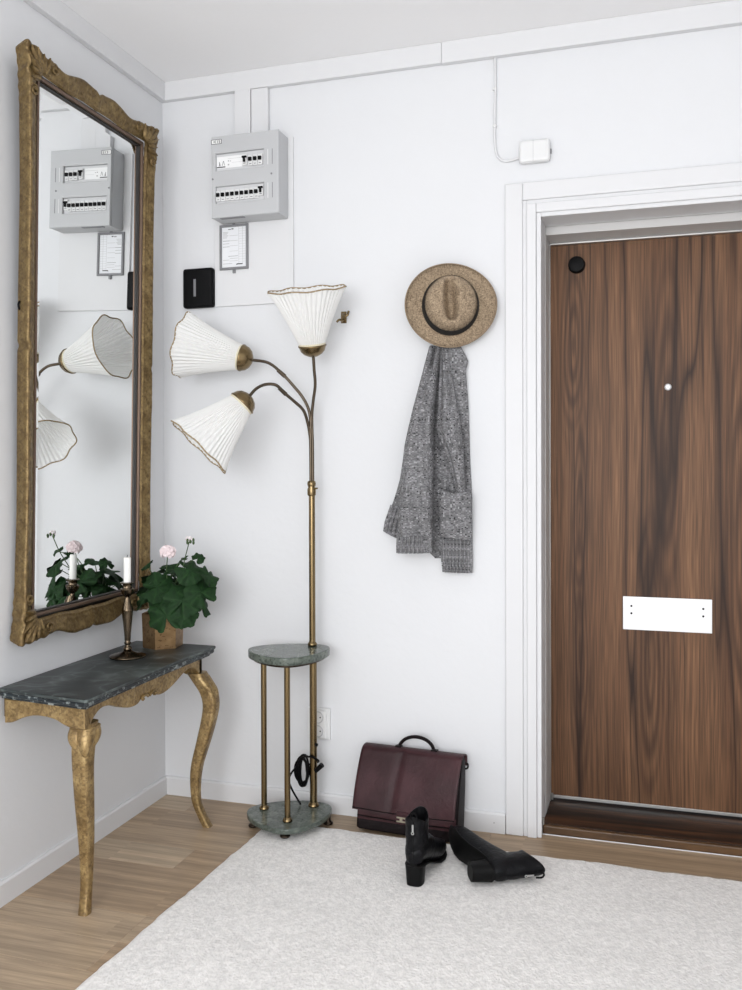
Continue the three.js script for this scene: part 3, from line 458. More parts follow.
// ------------------------------------------------------------ three-armed floor lamp with shelf
{
  const l = thing('floor_lamp', 'brass floor lamp with three pleated white shades and stone shelf', 'lamp', [0, 0, 0]);
  const C = [[0.471, 0.172], [0.586, 0.244], [0.627, 0.104]];      // stone slabs: rounded triangle
  const roundTri = r => {                                  // outline: convex hull of three corner discs, softened
    const N = 144, sup = []; for (let k = 0; k < N; k++) { const a = k / N * Math.PI * 2; sup.push(Math.max(...C.map(c => (c[0] - 0.565) * Math.cos(a) + (c[1] - 0.172) * Math.sin(a)))); }
    const sm = sup.map((_, k) => { let t = 0, n = 0; for (let d = -16; d <= 16; d++) { const w = 17 - Math.abs(d); t += w * sup[(k + d + N) % N]; n += w; } return t / n; });
    return shapeOf(sm.map((h, k) => { const a = k / N * Math.PI * 2, dh = (sm[(k + 1) % N] - sm[(k - 1 + N) % N]) / (4 * Math.PI / N), H2 = h + r; return [0.565 + H2 * Math.cos(a) - dh * Math.sin(a), -(0.172 + H2 * Math.sin(a) + dh * Math.cos(a))]; }));
  };
  part('base_slab', puv(extrude(roundTri(0.061), 0.018, 0.004, 3).rotateX(-Math.PI / 2).translate(0, 0.033, 0)), M.slab, l, 'grey-green polished stone base');
  part('shelf_slab', puv(extrude(roundTri(0.055), 0.026, 0.004, 3).rotateX(-Math.PI / 2).translate(0, 0.568, 0)), M.slab, l, 'grey-green polished stone shelf');
  part('shelf_plate', puv(extrude(roundTri(0.040), 0.008, 0.001).rotateX(-Math.PI / 2).translate(0, 0.5595, 0)), M.bronze, l);
  for (const [x, z, y] of [[0.440, 0.190, 0.0002], [0.584, 0.262, 0.0106], [0.672, 0.098, 0.0002]]) part('foot', lathe([[0, 0], [0.015, 0], [0.017, 0.004], [0.015, 0.008], [0.009, 0.011], [0.009, 0.034 - y], [0, 0.034 - y]], 24).translate(x, y, z), M.bronze, l);
  const post = (x, z, y0, y1, r) => merge([cyl(r, r, y1 - y0, 24).translate(x, (y0 + y1) / 2, z), lathe([[0, 0], [r + 0.006, 0], [r + 0.0065, 0.004], [r + 0.004, 0.009], [r + 0.001, 0.013], [r, 0.014]], 24).translate(x, y0, z)]);
  part('post', post(0.466, 0.160, 0.051, 0.560, 0.0098), M.brass, l); part('post', post(0.582, 0.236, 0.051, 0.560, 0.0098), M.brass, l);
  part('main_pole', post(0.616, 0.088, 0.051, 0.560, 0.0125), M.brass, l);
  part('main_pole', [cyl(0.0108, 0.0105, 0.55, 24).translate(0.6135, 0.869, 0.088), lathe([[0.0116, 0], [0.0155, 0.002], [0.0165, 0.007], [0.0135, 0.012], [0.0116, 0.014]], 24).translate(0.6135, 0.594, 0.088)], M.brass, l);
  part('pole_sleeve', lathe([[0.0112, -0.03], [0.0145, -0.026], [0.0148, -0.008], [0.0115, 0.0], [0.0140, 0.006], [0.0150, 0.012], [0.0130, 0.020], [0.0085, 0.022], [0, 0.022]], 24).translate(0.6125, 1.132, 0.088), M.brass, l);
  part('set_screw', cyl(0.003, 0.003, 0.012, 10).rotateZ(Math.PI / 2).translate(0.629, 1.128, 0.09), M.brass, l);
  const arms = [
    [[0.6165, 1.14, 0.086], [0.6165, 1.28, 0.088], [0.6160, 1.375, 0.092], [0.6245, 1.42, 0.102], [0.6380, 1.475, 0.118], [0.6405, 1.525, 0.134], [0.643, 1.568, 0.148]],
    [[0.6105, 1.14, 0.090], [0.6105, 1.28, 0.092], [0.6085, 1.385, 0.096], [0.590, 1.432, 0.106], [0.558, 1.474, 0.114], [0.526, 1.510, 0.122], [0.474, 1.552, 0.126], [0.408, 1.5655, 0.126]],
    [[0.6110, 1.14, 0.083], [0.6100, 1.27, 0.086], [0.6050, 1.35, 0.104], [0.597, 1.391, 0.124], [0.573, 1.420, 0.148], [0.551, 1.445, 0.174], [0.530, 1.470, 0.196], [0.503, 1.472, 0.214], [0.482, 1.456, 0.246], [0.466, 1.429, 0.268]]];
  arms.forEach((p, k) => { part('arm', tube(p, 0.0052, 90, 10), M.brassDark, l); });
  for (const [a, b] of [[[0.526, 1.510, 0.122], [0.511, 1.523, 0.1235]], [[0.551, 1.445, 0.174], [0.541, 1.457, 0.185]]]) { const A = V(...a), B = V(...b), d = B.clone().sub(A), g = cyl(0.0072, 0.0066, d.length() + 0.012, 14); g.applyQuaternion(new THREE.Quaternion().setFromUnitVectors(V(0, 1, 0), d.clone().normalize())); g.translate((A.x + B.x) / 2, (A.y + B.y) / 2, (A.z + B.z) / 2); part('arm_joint', g, M.brassDark, l); }
  const shades = [[[0.643, 1.563, 0.147], [0.643, 1.780, 0.206], 0.128, 0], [[0.412, 1.5645, 0.122], [0.170, 1.622, 0.158], 0.112, 0.6], [[0.470, 1.434, 0.266], [0.326, 1.263, 0.352], 0.117, 0.3]];
  shades.forEach(([a, b, R1, ph]) => {
    const A = V(...a), ax = V(...b).sub(A), Lh = ax.length(), q = new THREE.Quaternion().setFromUnitVectors(V(0, 1, 0), ax.clone().normalize());
    const cup = part('cup', lathe([[0, 0], [0.009, 0.001], [0.016, 0.003], [0.030, 0.010], [0.040, 0.021], [0.0445, 0.034], [0.047, 0.036], [0.047, 0.040], [0.043, 0.041], [0.038, 0.040]], 36), M.brass, l, 'domed brass shade cup');
    cup.position.copy(A); cup.quaternion.copy(q);
    const y0 = 0.038, sc = (th, t) => t * t * t * Math.cos(8 * (th + ph));
    const f = (th, t, off = 0) => { const pl = 0.0010 + 0.0014 * t, r = 0.0405 + (R1 - 0.0405) * (0.84 * t + 0.16 * t * t * t) + pl * Math.cos(44 * th) + 0.0040 * sc(th, t) + off, y = y0 + (Lh - y0) * t + 0.0022 * sc(th, t) - 0.004 * t * t; return [Math.cos(th) * r, y, Math.sin(th) * r]; };
    const sh = part('shade', grid(528, 24, (u, v) => f(u * Math.PI * 2, v), true), M.shade, l, 'pleated white fabric shade'); sh.position.copy(A); sh.quaternion.copy(q);
    const rim = []; for (let k = 0; k < 108; k++) { const th = k / 108 * Math.PI * 2, t = 1, r = 0.0405 + (R1 - 0.0405) + 0.0040 * sc(th, 1), y = Lh - 0.004 + 0.0022 * sc(th, 1); rim.push([Math.cos(th) * r, y, Math.sin(th) * r]); }
    part('rim_trim', tube(rim, 0.0024, 216, 6, true), M.shadeTrim, sh, 'brown braided edge');
    part('collar_band', lathe([[0.0425, 0.040], [0.0440, 0.041], [0.0445, 0.0465], [0.0430, 0.047]], 36), M.cream, sh, 'cream band');
    part('bulb_socket', lathe([[0, 0.02], [0.017, 0.02], [0.017, 0.075], [0.013, 0.08], [0, 0.08]], 20), M.cream, sh);
  });
  // cord: coil hung round the pole, running down to the base
  const coil = []; for (let k = 0; k <= 280; k++) { const a = k / 280 * Math.PI * 2 * 7, w = k / 40; coil.push([0.586 + (0.010 + 0.0022 * w) * Math.cos(a) - 0.0015 * w, 0.170 + (0.046 + 0.006 * Math.sin(w * 1.7)) * Math.sin(a), 0.096 + 0.006 * Math.sin(a * 0.5 + w) + 0.004 * Math.cos(w * 2.3)]); }
  const cord = part('cord', [tube(coil, 0.0036, 500, 7), tube([[0.600, 0.222, 0.098], [0.578, 0.215, 0.104], [0.566, 0.190, 0.108], [0.546, 0.165, 0.112], [0.537, 0.140, 0.114], [0.545, 0.110, 0.110], [0.573, 0.055, 0.098]], 0.0034, 50, 7), tube([[0.600, 0.220, 0.100], [0.6165, 0.224, 0.108], [0.634, 0.205, 0.086], [0.612, 0.19, 0.068], [0.595, 0.19, 0.09]], 0.0034, 40, 7)], M.black, l, 'black cord coiled against the pole');
  part('plug', move(cyl(0.007, 0.009, 0.034, 12).rotateZ(-0.8), 0.640, 0.186, 0.100), M.black, cord);
  part('cord_clip', new THREE.SphereGeometry(0.006, 10, 8).translate(0.630, 0.262, 0.096), M.black, l);
}

// ------------------------------------------------------------ things on the door wall
{
  const f = thing('fuse_box', 'light grey fuse box with two rows of switches on the wall', 'fuse box', [0, 0, 0]);
  const x0 = 0.247, x1 = 0.500, y0 = 2.066, y1 = 2.349, z0 = 0.0102, z1 = 0.098;
  part('body', box(x0, x1, y0, y1, z0, z1 - 0.012, 0.004), M.boxGrey, f);
  const cov = extrude(shapeOf([[x0, y0], [x1, y0], [x1, y1], [x0, y1]], [[[x0 + 0.016, 2.229], [x0 + 0.016, 2.289], [x0 + 0.198, 2.289], [x0 + 0.198, 2.229]], [[x0 + 0.016, 2.116], [x0 + 0.016, 2.174], [x0 + 0.198, 2.174], [x0 + 0.198, 2.116]]]), 0.012, 0.003).translate(0, 0, z1 - 0.012);
  part('cover', puv(cov), M.boxGrey, f, 'grey cover with two cut-outs');
  for (const y of [2.145, 2.259]) part('row_plate', box(x0 + 0.0162, x0 + 0.1978, y - 0.0285, y + 0.0285, z1 - 0.0118, z1 - 0.0090, 0), std({ color: lin(0.62, 0.62, 0.63), roughness: 0.4 }), f, 'pale strip behind the switches');
  const br = (x, y, big) => { const b = part('breaker', box(x - 0.0083, x + 0.0083, y - 0.0195, y + 0.0175, z1 - 0.0088, z1 - 0.001, 0.0012), M.plastic, f);
    if (big) part('toggle', [box(x - 0.0085, x + 0.0085, y + 0.004, y + 0.0105, z1 - 0.001, z1 + 0.005, 0.001), box(x - 0.0035, x + 0.0035, y - 0.010, y + 0.0042, z1 - 0.001, z1 + 0.006, 0.001)], M.black, b);
    else part('toggle', box(x - 0.0058, x + 0.0058, y - 0.0045, y + 0.0080, z1 - 0.001, z1 + 0.006, 0.001), M.black, b);
    part('print', box(x - 0.0045, x + 0.0045, y - 0.0150, y - 0.0125, z1 - 0.001, z1 - 0.0008, 0), M.midGrey, b); };
  for (let k = 0; k < 9; k++) br(x0 + 0.0255 + k * 0.0180, 2.143);
  br(x0 + 0.0255 + 9 * 0.0180 - 0.0015, 2.150, true);
  for (let k = 0; k < 3; k++) br(x0 + 0.1475 + k * 0.0182, 2.256);
  br(x0 + 0.1260, 2.260, true);
  const stk = tex(256, 96, () => [236, 236, 236]); { const d = stk.image.data, put = (ax, ay, w, h, g) => { for (let j = ay; j < ay + h; j++) for (let i = ax; i < ax + w; i++) { const o = (j * 256 + i) * 4; d[o] = d[o + 1] = d[o + 2] = g; } };
    put(0, 6, 86, 9, 60); put(20, 20, 18, 6, 90); put(24, 28, 10, 14, 70); put(22, 42, 6, 14, 120); for (let k = 0; k < 38; k++) { put(52 + Math.floor(k / 3), 22 + k, 5, 1, 110); put(76 - Math.floor(k / 4), 22 + k, 4, 1, 90); } put(110, 20, 16, 12, 170); put(112, 52, 10, 10, 150); put(130, 52, 14, 6, 170); put(150, 40, 100, 2, 190); put(110, 74, 140, 2, 180); stk.repeat.set(1, 1); }
  const sg = new THREE.PlaneGeometry(0.096, 0.040).translate(x0 + 0.0655, 2.259, z1 - 0.0086); part('sticker', sg, std({ map: stk, roughness: 0.6 }), f, 'white sticker with small print');
  // small tag in the upper corner
  const tagT = tex(128, 48, () => [240, 240, 238]); { const d = tagT.image.data, put = (ax, ay, w, h, g) => { for (let j = ay; j < ay + h; j++) for (let i = ax; i < ax + w; i++) { const o = (j * 128 + i) * 4; d[o] = d[o + 1] = d[o + 2] = g; } };
    put(0, 0, 128, 5, 50); put(0, 43, 128, 5, 50); put(0, 0, 7, 48, 60); put(121, 0, 7, 48, 40); put(26, 14, 5, 22, 110); put(42, 12, 8, 24, 50); put(42, 12, 22, 5, 60); put(42, 31, 22, 5, 60); put(74, 10, 7, 28, 50); put(90, 10, 22, 5, 60); put(104, 10, 7, 14, 60); put(90, 22, 20, 5, 60); put(90, 33, 22, 5, 60); tagT.repeat.set(1, 1); }
  part('tag', new THREE.PlaneGeometry(0.040, 0.0165).translate(x0 + 0.020, 2.330, z1 + 0.0004), std({ map: tagT, roughness: 0.6 }), f, 'small white tag with black marks');
  for (const y of [2.145, 2.259]) for (const [dx, m] of [[0.2125, M.plastic], [0.2290, M.midGrey]]) part('hinge_slot', box(x0 + dx, x0 + dx + 0.0022, y - 0.026, y + 0.026, z1 - 0.002, z1 + 0.0006, 0), m, f);
  for (const [x, y] of [[x0 + 0.006, 2.2015], [x1 - 0.026, 2.2005]]) part('cover_screw', move(new THREE.CylinderGeometry(0.0034, 0.0034, 0.003, 12).rotateX(Math.PI / 2), x, y, z1), M.midGrey, f);
  part('bottom_lip', box(x0 + 0.03, x0 + 0.12, y0 - 0.002, y0 + 0.004, z1 - 0.020, z1 - 0.004, 0.001), M.midGrey, f);

  // framed circuit list below the fuse box
  const c = thing('circuit_list_holder', 'small grey frame with a printed list hanging under the fuse box', 'frame', [0.292, 1.983, 0.0102]);
  const w = 0.0555, h = 0.080;
  part('frame', puv(extrude(shapeOf([[-w, -h], [w, -h], [w, h], [-w, h]], [[[-w + 0.0085, -h + 0.0085], [-w + 0.0085, h - 0.0085], [w - 0.0085, h - 0.0085], [w - 0.0085, -h + 0.0085]]]), 0.008, 0.0015)), M.midGrey, c);
  for (const sy of [-1, 1]) part('mounting_lug', box(-0.005, 0.005, sy > 0 ? h : -h - 0.013, sy > 0 ? h + 0.0045 : -h, 0.0005, 0.007, 0.001), M.midGrey, c);
  const pt = tex(192, 288, () => [228, 229, 232]); { const d = pt.image.data, put = (ax, ay, pw, ph, g) => { for (let j = ay; j < ay + ph; j++) for (let i = ax; i < ax + pw; i++) { const o = ((287 - j) * 192 + i) * 4; d[o] = d[o + 1] = d[o + 2] = g; } };
    put(50, 14, 22, 5, 90); put(76, 10, 16, 8, 80); put(132, 0, 2, 270, 175); put(162, 0, 2, 270, 175); for (let k = 0; k < 14; k++) put(134, 14 + k * 18, 52, 2, 195); for (let k = 0; k < 6; k++) put(8, 34 + k * 8, 30 + h2(k, 3, 1) * 16, 3, 175); for (const [y, a, b, g] of [[60, 60, 68, 190], [96, 8, 52, 120], [96, 60, 66, 185], [116, 8, 50, 150], [132, 60, 66, 190], [138, 8, 52, 140], [170, 60, 66, 195], [206, 50, 76, 140], [222, 62, 64, 180], [232, 8, 50, 175], [240, 62, 64, 190], [258, 8, 74, 170]]) put(8 + a - 8, y, b, 3, g); put(116, 262, 46, 7, 60); put(112, 266, 10, 5, 90); pt.repeat.set(1, 1); }
  part('printed_list', new THREE.PlaneGeometry(2 * w - 0.016, 2 * h - 0.016).translate(0, 0, 0.003), std({ map: pt, roughness: 0.6 }), c, 'white printed list');

  const b = thing('router_box', 'flat black plastic box on the wall beside the white board', 'box', [0.153, 1.773, 0]);
  part('case', box(-0.059, 0.060, 0, 0.142, 0.0002, 0.030, 0.010), M.black, b);
  part('label_strip', box(-0.013, -0.004, 0.040, 0.102, 0.0302, 0.0308, 0), M.midGrey, b, 'grey upright label');

  const j = thing('junction_box', 'small white cable junction box above the door', 'junction box', [1.353, 2.210, 0]);
  part('case', box(-0.049, 0.049, -0.036, 0.036, 0.0002, 0.030, 0.010), M.plastic, j);
  part('lid_seam', box(-0.004, -0.0028, -0.034, 0.034, 0.029, 0.0304, 0), M.boxGrey, j);
  part('cable_gland', box(0.049, 0.053, -0.010, 0.004, 0.008, 0.018, 0.001), M.midGrey, j);
  const k = thing('wall_cable', 'thin white cable running down from the cornice to the junction box', 'cable', [1.224, 2.185, 0.0055]);
  part('cable', tube([[0, 0.345, 0], [0.001, 0.25, 0], [-0.001, 0.15, 0], [0.0, 0.06, 0], [0.010, 0.022, 0], [0.030, 0.008, 0], [0.055, 0.008, 0.0015], [0.0795, 0.012, 0.004]], 0.0042, 70, 8), M.trim, k);
  for (const y of [0.245, 0.125]) part('cable_clip', box(-0.0075, 0.0055, y - 0.004, y + 0.004, -0.0052, 0.0062, 0.0015), M.plastic, k);

  const s = thing('wall_socket', 'white double wall socket behind the lamp pole', 'socket', [0.606, 0.309, 0]);
  part('plate', box(-0.042, 0.042, -0.054, 0.054, 0.0002, 0.012, 0.003), M.plastic, s);
  part('insert', box(-0.030, 0.030, -0.048, 0.048, 0.0122, 0.020, 0.003), M.plastic, s);
  for (const y of [0.024, -0.024]) { const ring = part('outlet', new THREE.TorusGeometry(0.0195, 0.0018, 8, 36).translate(0, y, 0.0202), M.boxGrey, s, 'round outlet'); part('recess', new THREE.CircleGeometry(0.0185, 32).translate(0, y, 0.0205), M.plastic, ring); for (const dx of [-0.0095, 0.0095]) part('contact_hole', new THREE.CircleGeometry(0.0026, 12).translate(dx, y, 0.0207), M.black, ring); }

  const hk = thing('coat_hook', 'small curled brass wall hook beside the upper lamp shade', 'hook', [0.700, 1.712, 0]);
  part('wall_plate', box(-0.010, 0.010, -0.018, 0.022, 0.0002, 0.004, 0.0015), M.brass, hk);
  part('upper_prong', tube([[0, 0.008, 0.003], [0.004, 0.010, 0.020], [0.014, 0.000, 0.034], [0.024, 0.004, 0.034], [0.027, 0.018, 0.030]], 0.0040, 30, 8), M.brass, hk);
  part('lower_prong', tube([[0, -0.006, 0.003], [0.000, -0.012, 0.020], [-0.006, -0.010, 0.032], [-0.014, -0.018, 0.036]], 0.0038, 30, 8), M.brass, hk);
}

// ------------------------------------------------------------ straw hat
{
  const h = thing('straw_hat', 'natural straw hat with a black band hanging on the wall', 'hat', [1.083, 1.726, 0.046]);
  h.rotation.set(-0.02, 0.26, 0.0, 'YXZ'); h.scale.setScalar(0.955);
  const straw = std({ roughness: 0.85,
    map: tex(512, 512, (u, v) => { const a = noise(u * 110, v * 110, 3, 110, 110), b = fbm(u * 16, v * 16, 5, 3, 16, 16), c = noise(u * 200, v * 34, 8, 200, 34), d = noise(u * 34, v * 200, 9, 34, 200); const t = 0.60 + 0.35 * (a - 0.5) + 0.22 * (b - 0.5) + 0.42 * (c - 0.5) + 0.42 * (d - 0.5); return mix3([88, 73, 57], [196, 174, 146], clamp(0.5 + 1.2 * (t - 0.5))); }, true, 0.16),
    bumpMap: gray(512, 512, (u, v) => 0.5 + 0.25 * Math.sin(u * 512 * 0.98) * Math.sin(v * 512 * 0.98) + 0.25 * (noise(u * 120, v * 120, 4, 120, 120) - 0.5), 0.16), bumpScale: 0.0012 });
  const P = [[0, 0.098], [0.02, 0.099], [0.04, 0.100], [0.055, 0.098], [0.066, 0.092], [0.074, 0.080], [0.080, 0.055], [0.085, 0.028], [0.089, 0.008], [0.093, 0.002], [0.102, 0.0], [0.118, -0.001], [0.134, 0.001], [0.146, 0.005], [0.153, 0.010], [0.157, 0.017]];
  const prof = t => { const f = t * (P.length - 1), i = Math.min(P.length - 2, Math.floor(f)), k = f - i; return [P[i][0] + (P[i + 1][0] - P[i][0]) * k, P[i][1] + (P[i + 1][1] - P[i][1]) * k]; };
  const surf = (th, t, off = 0) => {
    let [r, z] = prof(t); const crown = 1 - sst(0.085, 0.12, r), sx = 0.985 * (1 - crown) + 1.06 * crown, sy = 0.905 * (1 - crown) + 1.13 * crown;
    const x = (r + off) * Math.cos(th) * sx, y = (r + off) * Math.sin(th) * sy;
    const top = 1 - sst(0.070, 0.084, r), cy = y - 0.010, wdt = 0.0185 * Math.sqrt(clamp(1 - Math.pow(cy / 0.082, 2), 0.05)) + 0.003 * sst(0.05, -0.05, cy);
    const crease = Math.exp(-Math.pow(Math.abs(x + 0.003 + 0.06 * cy) / wdt, 3)) * sst(-0.080, -0.058, cy) * (1 - sst(0.030, 0.082, cy));
    z -= top * (0.052 * crease - 0.008 * Math.exp(-Math.pow((Math.abs(x + 0.004) - 0.030) / 0.014, 2)));
    z -= top * 0.25 * Math.pow(Math.abs(x) / 0.08, 2) * 0.03;
    const br = sst(0.095, 0.157, r); z += br * (0.016 * Math.cos(th * 2 + 0.6) + 0.004 * Math.cos(3 * th + 1)) * 0.9;
    return [x, y, z, x, y];
  };
  part('body', [grid(120, 75, (u, v) => surf(u * Math.PI * 2, v), true)], straw, h);
  const rim = []; for (let k = 0; k < 90; k++) rim.push(surf(k / 90 * Math.PI * 2, 1).slice(0, 3)); part('brim_edge', tube(rim, 0.0022, 180, 6, true), straw, h);
  part('hat_band', grid(120, 8, (u, v) => { const t = (8.4 - 2.1 * v) / 15, p = surf(u * Math.PI * 2, t, 0.0022); return p; }, true), std({ color: lin(0.008, 0.008, 0.009), roughness: 0.8 }), h, 'black ribbon band');
}

// ------------------------------------------------------------ knitted cardigan
{
  const c = thing('cardigan', 'grey flecked knitted cardigan hanging below the straw hat', 'cardigan', [0, 0, 0]);
  const knitMap = tex(512, 512, (u, v) => { const col = Math.floor(u * 48), row = Math.floor(v * 66 + 0.5 * (col % 2)) % 66; const a = h2(col, row, 3), b = noise(u * 30, v * 44, 6, 30, 44), d = h2(Math.floor(u * 256), Math.floor(v * 256), 9); const e = fbm(u * 12, v * 14, 21, 3, 12, 14); let g = 100 + 46 * a + 22 * (b - 0.5) + 26 * (e - 0.5) + 16 * (d - 0.5); if (h2(col, row, 11) > 0.955) g = 44 + 20 * a; if (h2(col, row, 12) > 0.95) g = 172; return [g, g * 0.995, g * 1.01]; }, true, 0.24);
  const knitBump = gray(512, 512, (u, v) => { const x = u * 56, y = v * 80, k = Math.abs((x % 1) - 0.5) * 2, l = Math.abs(((y + k * 0.6) % 1) - 0.5) * 2; return 0.25 + 0.55 * (1 - k * k) * (1 - l * 0.8) + 0.2 * h2(Math.floor(x), Math.floor(y), 5); }, 0.24);
  const knit = std({ map: knitMap, bumpMap: knitBump, bumpScale: 0.0028, roughness: 0.95 });
  const rib = std({ map: knitMap, roughness: 0.95 });
  // strip: rows of [y, left x, right x, centre z, depth]; ribs: number of ribs across (0 none)
  function strip(rows, ribs = 0, fold = 0.006, sd = 1, thin = 0.004) {
    const at = y => { const f = clamp(y) * (rows.length - 1), i = Math.min(rows.length - 2, Math.floor(f)), k = f - i, kk = k; return rows[i].map((a, n) => a + (rows[i + 1][n] - a) * kk); };
    const N = 72, Mv = 64, rings = [];
    for (let j = 0; j <= Mv; j++) {
      const [y, xl, xr, zc, dp] = at(j / Mv), ring = [], tilt = rows.tilt || 0;
      for (let n = 0; n < N * 2; n++) {
        const front = n < N, q = front ? n / N : (2 * N - n) / N, s = q, x = xl + (xr - xl) * s, e = Math.pow(clamp(1 - Math.pow(Math.abs(2 * s - 1), 2.6)), 0.5);
        let z = front ? zc + dp * e : zc - thin * e;
        if (front) { z += fold * e * (Math.sin(s * 9 + sd * 2 + y * 3) * 0.5 + (noise(s * 5 + sd * 9, y * 9, sd) - 0.5) * 1.6 + (noise(s * 3 + sd * 5, y * 22, sd + 3) - 0.5) * 0.5); if (ribs) z += 0.0062 * e * Math.cos(s * ribs * Math.PI * 2); }
        ring.push([x, y + tilt * (s - 0.5) - (rows.sag || 0) * Math.sin(Math.PI * Math.pow(s, 1.3)) * Math.pow(1 - j / Mv, 4), z]);
      }
      rings.push(ring);
    }
    return puv(loft(rings));
  }
  const T = (rows, tilt) => { rows.tilt = tilt; return rows; };
  // back of the body seen on the left, with its ribbed hem
  part('back_panel', strip([[1.600, 1.012, 1.090, 0.012, 0.006], [1.49, 0.985, 1.110, 0.012, 0.008], [1.26, 0.932, 1.10, 0.012, 0.010], [1.10, 0.884, 1.06, 0.012, 0.012], [1.055, 0.868, 1.05, 0.012, 0.012]], 0, 0.004, 1), knit, c);
  part('ribbed_hem', strip(T([[1.045, 0.868, 0.975, 0.013, 0.012], [0.985, 0.847, 0.965, 0.013, 0.013], [0.955, 0.842, 0.965, 0.013, 0.010]], -0.055), 9, 0.003, 2), rib, c);
  // right front with its ribbed hem
  part('front_panel', strip([[1.598, 1.062, 1.110, 0.016, 0.010], [1.565, 1.058, 1.128, 0.018, 0.012], [1.545, 1.056, 1.136, 0.018, 0.014], [1.515, 1.054, 1.128, 0.018, 0.014], [1.40, 1.050, 1.136, 0.014, 0.012], [1.22, 1.040, 1.140, 0.006, 0.006], [1.10, 1.038, 1.147, 0.008, 0.010], [0.955, 1.046, 1.149, 0.016, 0.016]], 0, 0.004, 3), knit, c);
  part('ribbed_hem', strip(T([[0.962, 1.044, 1.149, 0.018, 0.020], [0.900, 1.043, 1.150, 0.018, 0.022], [0.852, 1.048, 1.149, 0.018, 0.018]], 0.0), 9, 0.003, 4), rib, c);
  part('inner_fold', strip([[1.32, 1.020, 1.060, 0.006, 0.003], [1.1, 1.010, 1.056, 0.006, 0.003], [0.93, 0.985, 1.052, 0.006, 0.003], [0.895, 1.02, 1.052, 0.006, 0.002]], 0, 0.003, 8), knit, c);
  // patch pocket standing slightly open at the top
  part('pocket', strip(Object.assign(T([[1.126, 1.044, 1.151, 0.070, 0.006], [1.105, 1.043, 1.153, 0.058, 0.014], [1.04, 1.042, 1.153, 0.042, 0.020], [0.965, 1.043, 1.150, 0.030, 0.014]], -0.010), { sag: 0.022 }), 0, 0.006, 5, 0.003), knit, c, 'patch pocket sagging open');
  // right sleeve tucked down into the pocket
  part('sleeve', strip([[1.592, 1.046, 1.066, 0.026, 0.010], [1.52, 1.045, 1.084, 0.036, 0.018], [1.42, 1.043, 1.104, 0.046, 0.026], [1.33, 1.040, 1.120, 0.062, 0.036], [1.300, 1.046, 1.124, 0.064, 0.036], [1.25, 1.070, 1.128, 0.060, 0.034], [1.18, 1.090, 1.131, 0.052, 0.026], [1.09, 1.102, 1.132, 0.036, 0.014]], 0, 0.012, 6, 0.018), knit, c);
  // left sleeve in front, with cuff
  part('sleeve', strip([[1.600, 1.006, 1.048, 0.022, 0.010], [1.55, 0.996, 1.045, 0.032, 0.020], [1.48, 0.980, 1.038, 0.044, 0.034], [1.38, 0.958, 1.032, 0.062, 0.040], [1.27, 0.936, 1.032, 0.072, 0.046], [1.22, 0.930, 1.032, 0.074, 0.046], [1.12, 0.912, 1.031, 0.074, 0.044], [1.03, 0.909, 1.028, 0.072, 0.042], [0.972, 0.910, 1.026, 0.068, 0.038]], 0, 0.018, 7, 0.045), knit, c);
  part('cuff', strip(T([[0.976, 0.907, 1.028, 0.068, 0.040], [0.945, 0.905, 1.025, 0.068, 0.041], [0.918, 0.905, 1.028, 0.068, 0.036]], 0.004), 9, 0.004, 9, 0.045), rib, c, 'ribbed cuff');
  part('shoulder_seam', tube([[0.978, 1.462, 0.056], [1.0, 1.460, 0.084], [1.03, 1.464, 0.066]], 0.0018, 16, 5), knit, c);
}

